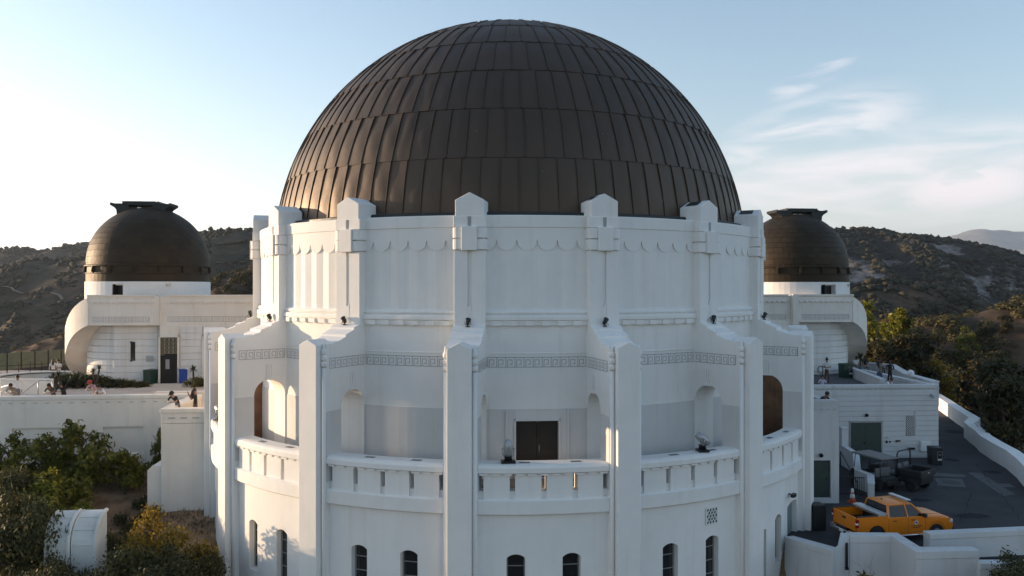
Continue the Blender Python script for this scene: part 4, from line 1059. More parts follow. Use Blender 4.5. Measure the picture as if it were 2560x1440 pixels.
# yard stair wall, handrail and gate
path_wall('yard_wall', 'stepped low white wall round the yard stairs, between the green doors and the parked carts', 'wall',
          [(*px(2103, 51.5), -10.0), (*px(2140, 49), -10.1), (*px(2144, 45.2), -10.25), (*px(2176, 44.2), -10.3), (*px(2178, 42.4), -10.35)], -10.2, LOT-.2, .32, .06, .02, SERVICE)
rail('handrail', 'dark sloping handrail on the yard stairs', [(*px(2101, 48.5), -9.9), (*px(2143, 44.8), -10.9)], .035, [(*px(2101, 48.5), -9.9), (*px(2143, 44.8), -10.9)], .9, BLACKM)
gt = thing('yard_gate', 'low black barred gate at the foot of the yard stairs', 'gate', TM((*px(2128, 43.5), LOT)))
g0, g1 = Vector((*px(2101, 43.6), 0)), Vector((*px(2160, 43.4), 0))
for zz in (.12, 1.0): m = MB(); m.bar((g0.x, g0.y, LOT+zz), (g1.x, g1.y, LOT+zz), .04); part('rail', m.mesh('gate_rail', BLACKM), gt, TM())
for i_ in range(12): p = g0.lerp(g1, i_/11); m = MB(); m.box(-.012, .012, -.012, .012, 0, 1.0); part('bar', m.mesh('gate_bar', BLACKM), gt, TM((p.x, p.y, LOT+.05)))

# east terrace inner parapet
path_wall('terrace_parapet', 'sloping white parapet crossing the east terrace beside the green bin', 'wall', [(*px(2112, 64.5),), (*px(2135, 62),), (*px(2207, 54.6),)], -6.2, DECK-.05, .35, .08, .03, SERVICE)
path_wall('terrace_parapet', 'far white parapet of the east terrace where visitors sit', 'wall', [(*px(2125, 69),), (*px(2228, 66),), (*px(2268, 59),), (*px(2338, 54.2),)], -6.3, DECK-1.05, .5, .1, .04, SERVICE)

# lower right yard walls
ZW = -10.25
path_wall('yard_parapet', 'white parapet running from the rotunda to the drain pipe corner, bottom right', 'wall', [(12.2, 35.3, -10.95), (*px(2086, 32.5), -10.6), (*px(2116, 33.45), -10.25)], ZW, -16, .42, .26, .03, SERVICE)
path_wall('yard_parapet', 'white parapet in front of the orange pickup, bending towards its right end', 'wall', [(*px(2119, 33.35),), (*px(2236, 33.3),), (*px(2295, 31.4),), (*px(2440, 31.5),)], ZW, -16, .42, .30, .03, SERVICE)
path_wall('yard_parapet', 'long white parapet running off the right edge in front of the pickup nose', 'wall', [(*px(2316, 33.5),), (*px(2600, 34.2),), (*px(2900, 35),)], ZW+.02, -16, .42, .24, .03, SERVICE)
path_wall('yard_parapet', 'lowest white parapet stub at the bottom right corner', 'wall', [(*px(2442, 31.3),), (*px(2580, 31.3),)], -10.7, -16, .4, .22, .03, SERVICE)
m = MB(); m.tube([(0, 0, 0), (0, 0, -1.0)], .05, 6); m.box(-.06, .06, -.06, .06, -1.1, -1.0)
thing('drain_pipe', 'thin dark drain pipe at the corner of the white yard parapets', 'pipe', TM((*px(2117, 32.95), ZW-.25)), None, m.mesh('drain_pipe', BLACKM))
# curved driveway wall
cw = [(41.5, 80), (40.5, 76), (38.9, 71), (37.4, 66.5), (36.6, 63.8), (36.2, 62.6), (34.6, 60.5), (33.9, 58.6), (33.4, 57.0), (32.6, 55), (31.9, 52.5), (31.3, 50), (30.4, 47.5), (29.4, 45.2), (28.2, 43)]
path_wall('driveway_wall', 'curving white wall along the outer edge of the driveway, trees beyond', 'wall', cw, -10.15, -13, .75, .0, .0, STUCCO)
# the yard surface with painted marks
lot = flat_poly('driveway', [(11.2, 37.0), (12.3, 35.2), (13.15, 32.6), (14.0, 33.4), (27, 33.6), (36, 34.2), (30.5, 43), (32.0, 49), (34, 55.5), (38.5, 64), (43, 80), (30, 80), (29, 53.6), (17, 53.2), (10, 44)], LOT, ASPHALT, .35)
PAINT = simple('worn_road_paint', (.105, .105, .11), .8, 0, .5, 3.0)
PATCH = simple('asphalt_patch', (.085, .09, .095), .85, 0, .2, 2)
PATCH2 = simple('dark_manhole', (.03, .03, .032), .7, 0, .3, 6)
def lotpx(x, y): Y = LOT*-2000/(y-720); return px(x, Y)
def mark(name, label, pix, mat, dz=.004):
    P = [lotpx(*p) for p in pix]; cx = sum(p[0] for p in P)/len(P); cy = sum(p[1] for p in P)/len(P)
    m = MB(); m.add([(p[0]-cx, p[1]-cy, 0) for p in P], [tuple(range(len(P)))])
    o = link(bpy.data.objects.new(name, m.mesh(name, mat)), None, TM((cx, cy, LOT+dz))); o['kind'] = 'structure'; return o
mark('concrete_strip', '', [(2420, 1181), (2450, 1182), (2538, 1236), (2508, 1240)], PATCH)
mark('asphalt_patch', '', [(2337, 1195), (2405, 1197), (2415, 1218), (2345, 1214)], PATCH)
mark('asphalt_patch', '', [(2322, 1180), (2410, 1187), (2415, 1193), (2330, 1190)], PATCH)
mark('asphalt_patch', '', [(2495, 1208), (2525, 1210), (2540, 1218), (2505, 1218)], PATCH)
c = lotpx(2377, 1206); m = MB(); m.tube([(0, 0, 0), (0, 0, .006)], .52, 20)
o = link(bpy.data.objects.new('manhole_cover', m.mesh('manhole_cover', PATCH2)), None, TM((*c, LOT+.005))); o['kind'] = 'structure'

# oil stains and cracks in the yard
OIL = simple('oil_stain', (.018, .017, .019), .85, 0, .3, 5, spec=.2); CRACK = simple('sealed_crack', (.02, .02, .021), .95, 0, spec=.1)
r_ = random.Random(9)
def blob(x, y, rx, ry, mat, nm):
    c = lotpx(x, y); m = MB(); n = 14
    m.add([(rx*r_.uniform(.7, 1.1)*cos(2*pi*i/n), ry*r_.uniform(.7, 1.1)*sin(2*pi*i/n), 0) for i in range(n)], [tuple(range(n))])
    o = link(bpy.data.objects.new(nm, m.mesh(nm, mat)), None, TM((*c, LOT+.009))); o['kind'] = 'structure'
for a in ((2300, 1250, .7, .35), (2430, 1290, 1.0, .5), (2380, 1150, .5, .6), (2480, 1180, .6, .5), (2390, 1080, .9, .9)): blob(*a, OIL, 'oil_stain')
for (a, b) in (((2320, 1235), (2560, 1265)), ((2440, 1160), (2555, 1300)), ((2300, 1180), (2380, 1230)), ((2400, 1310), (2430, 1230))):
    A, B = Vector(lotpx(*a)), Vector(lotpx(*b)); n = 16; P = [A.lerp(B, i/n)+Vector((r_.uniform(-.12, .12), r_.uniform(-.12, .12))) for i in range(n+1)]
    d = (B-A).normalized(); nn = Vector((-d.y, d.x))*.012; m = MB(); vs = []
    for p in P: vs += [(p.x-nn.x, p.y-nn.y, LOT+.013), (p.x+nn.x, p.y+nn.y, LOT+.013)]
    m.add(vs, [(2*i, 2*i+2, 2*i+3, 2*i+1) for i in range(n)]); o = link(bpy.data.objects.new('crack', m.mesh('crack', CRACK))); o['kind'] = 'structure'
# ------------------------------------------------------------------ bins
def trash(label, x, y, z, rz, mat, w=.62, h=1.08, mark_=False, group='litter bins'):
    e = thing('trash_bin', label, 'trash bin', TM((x, y, z), rz), group)
    m = MB(); hw = w/2
    m.prism([(-hw*.9, 0), (hw*.9, 0), (hw, h*.93), (-hw, h*.93)], -hw, hw)
    part('bin_body', m.mesh('bin_body', mat, bevel=.03), e)
    m = MB(); m.prism([(-hw-.03, h*.93), (hw+.03, h*.93), (hw*.8, h), (-hw*.8, h)], -hw-.03, hw+.03); m.tube([(0, 0, h), (0, 0, h+.02)], .16, 12)
    part('lid', m.mesh('bin_lid', mat, bevel=.02), e)
    if mark_:
        m = MB(); m.box(.0, hw*.85, -hw-.012, -hw, h*.38, h*.80); part('label', m.mesh('bin_label', BLACKM), e)
        m = MB(); q = [(.02, h*.40), (hw*.82, h*.40), (hw*.82, h*.78), (.02, h*.78), (.02, h*.40)]
        for a, b in zip(q[:-1], q[1:]): m.bar((a[0], -hw-.016, a[1]), (b[0], -hw-.016, b[1]), .014, .006)
        c = (hw*.42, h*.6); T3 = [(c[0]+.075*cos(R(90+120*i)), c[1]+.075*sin(R(90+120*i))) for i in range(3)]
        for i in range(3):
            a, b = T3[i], T3[(i+1) % 3]; m.bar((a[0]+(b[0]-a[0])*.12, -hw-.016, a[1]+(b[1]-a[1])*.12), (a[0]+(b[0]-a[0])*.75, -hw-.016, a[1]+(b[1]-a[1])*.75), .028, .006)
        m.box(.03, hw*.8, -hw-.016, -hw-.012, h*.29, h*.36)
        part('recycling_mark', m.mesh('recycling_mark', WHITE), e)
    return e
DG = simple('bin_green', (.012, .045, .032), .45); BL = simple('bin_blue', (.02, .09, .42), .45); BK = simple('bin_black', (.018, .02, .022), .5)
p = bw(-25.05, 15.2); 
def bin_at(xp, Y): return px(xp, Y)
trash('dark green litter bin left of the west wing door', *bin_at(376, 58.2), DECK, R(-18), DG, .72, 1.02)
trash('bright blue recycling bin right of the west wing door', *bin_at(459, 58.6), DECK, R(-18), BL, .64, 1.02)
trash('dark green litter bin on the east terrace behind a standing visitor', *bin_at(2114, 62.0), DECK, R(12), DG, .80, 1.10, True)
trash('black litter bin with a white recycling mark at the service building corner', *bin_at(2337, 51.3), LOT, R(-6), BK, .72, 1.12, True)
trash('tall dark bin half hidden behind the rotunda buttress at the lower right', *bin_at(2044, 37.5), LOT, R(5), BK, .6, 1.2)
m = MB(); m.tube([(0, 0, 0), (0, 0, 1.15)], .03, 6); m.tube([(0, 0, 1.13), (0, 0, 1.17)], .045, 8)
thing('bollard_post', 'thin pale post between the west wing door and the blue bin', 'post', TM((*px(445, 58.0), DECK)), None, m.mesh('bollard_post', GALV))
# globe lamp and looped rail on the east terrace
m = MB(); e = thing('globe_lamp', 'white globe lamp standing on the right end of the east terrace parapet', 'lamp', TM((*px(2277, 56.2), -6.28)))
m.tube([(0, 0, 0), (0, 0, .1), (0, 0, .12)], [.1, .07, .05], 10); part('base', m.mesh('lamp_base', GALV), e)
m = MB(); m.lathe([(.001, .05)]+[(.23*sin(R(a)), .30-.23*cos(R(a))) for a in range(15, 180, 15)]+[(.001, .53)], 20, smooth=True); part('globe', m.mesh('lamp_globe', simple('opal_glass', (.75, .76, .78), .25)), e)
rail('railing', 'dark looped rail behind the standing visitor on the east terrace', [(*px(2066, 60.6), -5.95), (*px(2048, 60.6), -5.95), (*px(2045, 60.6), -6.05), (*px(2045, 60.6), -6.35), (*px(2049, 60.6), -6.45), (*px(2056, 60.6), -6.45)], .035, [(*px(2057, 60.6), -5.95)], .98, BLACKM)
# traffic cone
e = thing('traffic_cone', 'orange traffic cone with white bands by the yard gate', 'traffic cone', TM((*px(2131, 42.2), LOT)))
ORG = simple('cone_orange', (.55, .09, .03), .5)
m = MB(); m.box(-.2, .2, -.2, .2, 0, .04); part('base', m.mesh('cone_base', ORG), e)
def ring(r0, z0, r1, z1, mat, nm): m = MB(); m.tube([(0, 0, z0), (0, 0, z1)], [r0, r1], 16); part(nm, m.mesh(nm, mat), e)
ring(.16, .04, .125, .25, ORG, 'cone_body'); ring(.127, .25, .095, .45, WHITE, 'white_band'); ring(.092, .45, .08, .53, ORG, 'cone_body'); ring(.08, .53, .055, .72, WHITE, 'white_band')

# ------------------------------------------------------------------ orange pickup
PAINTO = simple('orange_truck_paint', (.74, .225, .006), .30, 0, .06, .8, spec=.6)
TRIMB = simple('black_plastic', (.02, .02, .022), .6); RUB = simple('rubber', (.018, .018, .018), .85)
CHROME = simple('chrome', (.6, .6, .62), .18, 1.0); REDL = simple('tail_lamp_red', (.30, .012, .015), .2)
TG = simple('tinted_glass', (.010, .012, .016), .08, 0, spec=.45); ALU = simple('checker_aluminium', (.55, .56, .57), .38, .8, .1, 9); SEATM = simple('seat_grey', (.15, .15, .16), .8)
def pickup(M):
    t = thing('pickup_truck', 'orange crew cab pickup truck with a light bar, parked in the yard', 'pickup truck', M)
    # x forward, y left, z up; length 5.2
    Lh = 2.62; Wh = .94
    def arch(cx, r, n=8): return [(cx+r*cos(pi-pi*i/n), .42+r*sin(pi-pi*i/n)) for i in range(n+1)]
    rear, front = -1.55, 1.68
    side = [(-2.60, .52), (-2.62, 1.08), (-2.58, 1.30), (-.98, 1.33), (-.95, 1.33)]
    low = [(-2.55, .50)] + arch(rear, .46) + [(rear+.46, .36), (front-.46, .36)] + arch(front, .46) + [(front+.46, .42), (2.50, .45)]
    # side skins with wheel arches, slightly crowned in width
    up_side = [(2.58, .62), (2.56, .88), (2.42, 1.02), (1.25, 1.14), (1.0, 1.16), (-.94, 1.20), (-.98, 1.33), (-2.58, 1.31), (-2.62, 1.08), (-2.60, .60)]
    outline = low + up_side
    body = MB()
    for sy in (-1, 1): body.prism(outline, *sorted((sy*(Wh-.06), sy*Wh)))
    # floor, hood, engine sides
    body.prism([(1.0, .5), (2.5, .5), (2.56, .88), (2.42, 1.02), (1.25, 1.14), (1.0, 1.16)], -Wh+.05, Wh-.05)
    bodym = body.mesh('truck_body', PAINTO, bevel=.02); part('body', bodym, t)
    hd = MB(); hd.prism([(.95, 1.13), (1.25, 1.16), (2.0, 1.105), (2.46, 1.02), (2.46, .98), (.95, 1.08)], -.80, .80); hd.prism([(1.1, 1.15), (1.4, 1.185), (2.1, 1.12), (2.3, 1.03), (1.1, 1.06)], -.5, .5)
    part('bonnet', hd.mesh('bonnet', PAINTO, bevel=.04), t)
    bed = MB(); bed.box(-2.55, -.98, -Wh+.06, Wh-.06, .62, .68); bed.box(-1.02, -.97, -Wh+.06, Wh-.06, .6, 1.30)
    for i in range(7): bed.box(-2.5, -1.0, -.75+i*.22, -.67+i*.22, .68, .695)
    for sy in (-1, 1): bed.box(-2.0, -1.1, *sorted((sy*.62, sy*.87)), .68, .90)
    part('cargo_bed', bed.mesh('cargo_bed', TRIMB), t)
    tg = MB(); tg.box(-2.64, -2.56, -Wh+.08, Wh-.08, .64, 1.30); tgp = part('tailgate', tg.mesh('tailgate', PAINTO, bevel=.03), t)
    hn = MB(); hn.box(-2.66, -2.63, -.12, .12, 1.05, 1.14); part('handle', hn.mesh('tailgate_handle', TRIMB), tgp)
    rails = MB()
    for sy in (-1, 1): rails.box(-2.56, -1.0, *sorted((sy*(Wh-.1), sy*(Wh+.005))), 1.31, 1.345)
    part('bed_rail', rails.mesh('bed_rail', TRIMB), t)
    bp = MB(); bp.box(-2.80, -2.60, -.9, .9, .42, .56); bp.box(-2.82, -2.62, -.9, -.5, .50, .62); bp.box(-2.82, -2.62, .5, .9, .50, .62)
    part('rear_bumper', bp.mesh('rear_bumper', CHROME, bevel=.03), t)
    pl = MB(); pl.box(-2.815, -2.80, -.16, .16, .43, .55); part('number_plate', pl.mesh('number_plate', WHITE), t)
    for sy in (-1, 1):
        tl = MB(); tl.box(-2.645, -2.5, *sorted((sy*(Wh-.10), sy*(Wh+.012))), .82, 1.22); l = part('tail_light', tl.mesh('tail_light', REDL, bevel=.02), t)
        wl = MB(); wl.box(-2.652, -2.55, *sorted((sy*(Wh-.08), sy*(Wh+.018))), .97, 1.05); part('lens', wl.mesh('reverse_lens', WHITE), l)
        h_ = MB(); h_.box(2.36, 2.57, *sorted((sy*.55, sy*(Wh+.008))), .80, .96); part('headlight', h_.mesh('headlight', simple('headlight_glass', (.6, .62, .65), .1), bevel=.03), t)
    fb = MB(); fb.prism([(2.45, .40), (2.66, .42), (2.68, .60), (2.56, .66), (2.45, .66)], -.88, .88); part('front_bumper', fb.mesh('front_bumper', TRIMB, bevel=.03), t)
    gr = MB(); gr.box(2.54, 2.585, -.52, .52, .66, .92); part('grille', gr.mesh('grille', CHROME, bevel=.02), t)
    # cab greenhouse: roof, pillars, glass
    y0, y1 = Wh-.03, .70
    sec = [(-.96, 1.16), (-.86, 1.70), (-.70, 1.765), (.25, 1.78), (.45, 1.74), (1.12, 1.14)]
    cab = MB()
    def cv(x, z): f = (z-1.14)/.64; return y0+(y1-y0)*max(0, f)
    rf = [(-.86, 1.70), (-.70, 1.765), (.25, 1.785), (.45, 1.745)]
    vs = []
    for (x, z) in rf:
        w_ = cv(x, z)
        vs += [(x, -w_, z-.02), (x, -w_*.8, z+.015), (x, 0, z+.03), (x, w_*.8, z+.015), (x, w_, z-.02)]
    fs = [(5*i+j, 5*i+j+1, 5*i+j+6, 5*i+j+5) for i in range(3) for j in range(4)]
    cab.add(vs, fs, 0, True); vs2 = [(a, b, c-.05) for a, b, c in vs]; cab.add(vs2, fs, 0, True)
    part('roof', cab.mesh('cab_roof', PAINTO), t)
    pil = MB()
    for sy in (-1, 1):
        def pp(x, z, e=0): return (x, sy*(cv(x, z)-e), z)
        pil.bar(pp(-.93, 1.17), pp(-.84, 1.72), .14, .05, up=(0, 1, 0)); pil.bar(pp(.12, 1.16), pp(.06, 1.76), .06, .05, up=(0, 1, 0)); pil.bar(pp(1.08, 1.14), pp(.42, 1.75), .07, .05, up=(0, 1, 0))
        pil.bar(pp(-.9, 1.72, .01), pp(.45, 1.75, .01), .06, .05, up=(0, 1, 0)); pil.bar(pp(-.95, 1.18), pp(1.1, 1.15), .06, .06, up=(0, 1, 0))
    part('cab_frame', pil.mesh('cab_frame', PAINTO, bevel=.01), t)
    for sy in (-1, 1):
        for (xa, xb, xc, xd) in ((-.86, .09, .05, -.79), (.15, 1.0, .40, .10)):
            g = MB(); q = [(xa, 1.18), (xb, 1.18), (xc, 1.71), (xd, 1.71)]
            vo = [(x, sy*(cv(x, z)-.012), z) for x, z in q]; vi = [(x, sy*(cv(x, z)-.03), z) for x, z in q]
            g.add(vo+vi, [(0, 1, 2, 3), (7, 6, 5, 4), (0, 1, 5, 4), (1, 2, 6, 5), (2, 3, 7, 6), (3, 0, 4, 7)])
            part('side_window', g.mesh('side_window', TG), t)
        mr = MB(); mr.box(.86, 1.0, *sorted((sy*(Wh-.02), sy*(Wh+.22))), 1.16, 1.34); part('wing_mirror', mr.mesh('wing_mirror', TRIMB, bevel=.03), t)
        for xh in (-.72, .28): hm = MB(); hm.box(xh, xh+.2, *sorted((sy*Wh, sy*(Wh+.03))), 1.03, 1.06); part('door_handle', hm.mesh('door_handle', TRIMB), t)
        sm_ = MB()
        for xs in (-.93, .13, 1.05): sm_.box(xs-.006, xs+.006, *sorted((sy*(Wh-.01), sy*(Wh+.002))), .42 if xs > -.5 else .5, 1.17)
        sm_.box(-.9, 1.05, *sorted((sy*(Wh-.01), sy*(Wh+.002))), .46, .472)
        part('door_seam', sm_.mesh('door_seam', TRIMB), t)
        st = MB(); st.tube([(-.95, sy*.96, .34), (1.1, sy*.96, .34)], .045, 8); part('side_step', st.mesh('side_step', CHROME), t)
    wsg = MB(); wsg.add([(1.08, -.86, 1.16), (1.08, .86, 1.16), (.44, .69, 1.74), (.44, -.69, 1.74)], [(0, 1, 2, 3)]); part('windscreen', wsg.mesh('windscreen', TG), t)
    rg = MB(); rg.add([(-.955, -.85, 1.18), (-.955, .85, 1.18), (-.865, .69, 1.70), (-.865, -.69, 1.70)], [(0, 1, 2, 3)]); part('rear_window', rg.mesh('rear_window', TG), t)
    it = MB(); it.box(-.9, 1.1, -.8, .8, .45, 1.12); part('cabin_interior', it.mesh('cabin_interior', TRIMB), t)
    # seal and lettering lines on the front door
    sl_ = MB(); sl_.tube([(.55, -Wh-.004, .90), (.55, -Wh+.0, .90)], .095, 20); s_ = part('door_seal', sl_.mesh('door_seal', WHITE), t)
    s2 = MB(); s2.tube([(.55, -Wh-.007, .90), (.55, -Wh-.004, .90)], .065, 16); part('seal_centre', s2.mesh('seal_centre', simple('seal_blue', (.06, .13, .3), .5)), s_)
    lt = MB()
    r_ = random.Random(3)
    for (z, x0, x1) in ((.735, .28, .86), (.66, .38, .76)):
        x = x0
        while x < x1: w_ = r_.uniform(.02, .035); lt.box(x, x+w_, -Wh-.004, -Wh, z, z+.035); x += w_+.012
    part('door_lettering', lt.mesh('door_lettering', TRIMB), t, kind='stuff')
    # roof light bar, tool box
    lb = MB(); lb.box(.22, .48, -.68, .68, 1.86, 1.93); lb.box(.28, .34, -.6, -.52, 1.78, 1.87); lb.box(.28, .34, .52, .6, 1.78, 1.87); part('light_bar', lb.mesh('light_bar', ALU, bevel=.02), t)
    l2 = part('antenna', (lambda m: (m.tube([(-.55, .1, 1.78), (-.55, .1, 1.85)], [.05, .02], 8), m.mesh('antenna', TRIMB))[1])(MB()), t)
    tb = MB(); tb.prism([(-1.50, 1.30), (-1.05, 1.30), (-1.03, 1.42), (-1.08, 1.46), (-1.45, 1.46), (-1.52, 1.42)], -.95, .95); part('tool_box', tb.mesh('tool_box', ALU, bevel=.01), t)
    for (cx, sy) in ((rear, -1), (rear, 1), (front, -1), (front, 1)):
        m = MB(); y_ = sy*.84; prof = [(.20, -.11), (.36, -.12), (.385, -.08), (.385, .08), (.36, .12), (.20, .11)]
        Mx = Matrix.Translation((cx, y_, .385)) @ Matrix.Rotation(R(90), 4, 'X')
        q = MB(); q.lathe(prof, 24, closed=True); tm = q.mesh('tyre', RUB); tm.transform(Mx); wtyre = part('wheel', tm, t)
        q = MB(); q.lathe([(.001, -.06*-sy*-1), (.08, .0), (.21, .03), (.22, 0)], 20)
        q.tube([(0, 0, -.085), (0, 0, .085)], .20, 18)
        for i in range(6):
            a = 2*pi*i/6; q.bar((0, 0, sy*-1*-.09*-1), (.2*cos(a), .2*sin(a), sy*.09), .05, .02)
        rm = q.mesh('rim', GALV); rm.transform(Mx); part('rim', rm, wtyre)
    return t
PK = px(2232, 36.4)
pickup(TM((PK[0], PK[1], LOT), R(12), .94))

# ------------------------------------------------------------------ golf cart and utility vehicle
def wheel(t, x, y, r, w_):
    Mx = Matrix.Translation((x, y, r)) @ Matrix.Rotation(R(90), 4, 'X')
    q = MB(); q.lathe([(r*.5, -w_), (r*.92, -w_), (r, -w_*.6), (r, w_*.6), (r*.92, w_), (r*.5, w_)], 18, closed=True); me = q.mesh('tyre', RUB); me.transform(Mx); o = part('wheel', me, t)
    q = MB(); q.tube([(0, 0, -w_*.7), (0, 0, w_*.7)], r*.5, 14); me = q.mesh('rim', TRIMB); me.transform(Mx); part('rim', me, o)
def golf_cart(M):
    t = thing('golf_cart', 'dark golf cart with a pale canopy beside the yard wall', 'golf cart', M)
    m = MB(); m.prism([(-1.2, .35), (1.2, .35), (1.25, .7), (.95, .95), (.65, .9), (.55, .45), (-.1, .45), (-.15, .75), (-1.2, .78)], -.58, .58); part('body', m.mesh('cart_body', TRIMB, bevel=.03), t)
    m = MB(); m.box(-.7, -.1, -.55, .55, .75, .88); m.box(-.75, -.62, -.55, .55, .88, 1.25); part('seat', m.mesh('cart_seat', SEATM, bevel=.04), t)
    m = MB(); m.prism([(-1.15, 1.78), (.85, 1.82), (.98, 1.88), (.85, 1.92), (-1.15, 1.88), (-1.25, 1.83)], -.66, .66); part('canopy', m.mesh('cart_canopy', simple('cart_canopy', (.15, .145, .14), .5), bevel=.03), t)
    for (x, x2) in ((-1.05, -1.05), (.85, .7)):
        for sy in (-1, 1): m = MB(); m.tube([(x, sy*.55, .75), (x2, sy*.58, 1.82)], .022, 6); part('canopy_post', m.mesh('canopy_post', BLACKM), t)
    m = MB(); m.tube([(.55, .28, .8), (.38, .28, 1.02)], .02, 6); m.tube([(.38+.16*sin(2*pi*i/12)*.5, .28+.16*cos(2*pi*i/12), 1.03+.1*sin(2*pi*i/12)) for i in range(13)], .015, 5); part('steering_wheel', m.mesh('steering_wheel', BLACKM), t)
    m = MB(); m.box(-1.5, -1.2, -.5, .5, .45, .62); m.bar((-1.48, -.5, .62), (-1.48, -.5, .8), .03); m.bar((-1.48, .5, .62), (-1.48, .5, .8), .03); m.bar((-1.48, -.5, .8), (-1.48, .5, .8), .03); part('rear_rack', m.mesh('rear_rack', BLACKM), t)
    for x in (-.85, .85):
        for sy in (-1, 1): wheel(t, x, sy*.52, .24, .10)
def utv(M):
    t = thing('utility_vehicle', 'black utility vehicle with a roll bar and cargo bed', 'utility vehicle', M)
    m = MB(); m.prism([(-.2, .5), (1.45, .5), (1.5, .9), (1.3, 1.08), (.75, 1.15), (.65, .62), (-.2, .62)], -.72, .72); part('body', m.mesh('utv_body', TRIMB, bevel=.05), t)
    m = MB()
    m.box(-1.5, -.3, -.75, .75, .80, .86); m.prism([(-1.45, .42), (-.2, .42), (-.2, .80), (-1.5, .80)], -.62, .62); m.box(-1.5, -.3, -.77, -.70, .86, 1.15); m.box(-1.5, -.3, .70, .77, .86, 1.15); m.box(-1.54, -1.48, -.77, .77, .84, 1.15); m.box(-.34, -.28, -.77, .77, .84, 1.15)
    part('cargo_bed', m.mesh('utv_bed', TRIMB, bevel=.02), t)
    m = MB(); m.tube([(-.2, -.68, .6), (-.2, -.68, 1.85), (-.2, -.55, 2.0), (-.2, .55, 2.0), (-.2, .68, 1.85), (-.2, .68, .6)], .035, 8); part('roll_bar', m.mesh('roll_bar', BLACKM), t)
    for y in (-.36, .36): m = MB(); m.box(-.1, .4, y-.26, y+.26, .72, .86); m.box(-.16, -.04, y-.26, y+.26, .86, 1.3); part('seat', m.mesh('utv_seat', SEATM, bevel=.04), t)
    m = MB(); m.tube([(.75, .36, 1.05), (.62, .36, 1.2)], .02, 6); m.tube([(.62, .36+.17*cos(2*pi*i/12), 1.21+.16*sin(2*pi*i/12)) for i in range(13)], .015, 5); part('steering_wheel', m.mesh('steering_wheel', BLACKM), t)
    m = MB(); m.box(-1.56, -1.54, -.09, .09, .98, 1.05); part('badge', m.mesh('badge', GALV), t)
    for x in (-.95, 1.0):
        for sy in (-1, 1): wheel(t, x, sy*.66, .32, .13)
g = px(2182, 45.4); golf_cart(TM((g[0], g[1], LOT), R(112)))
g = px(2250, 45.6); utv(TM((g[0], g[1], LOT), R(126), 1.05))

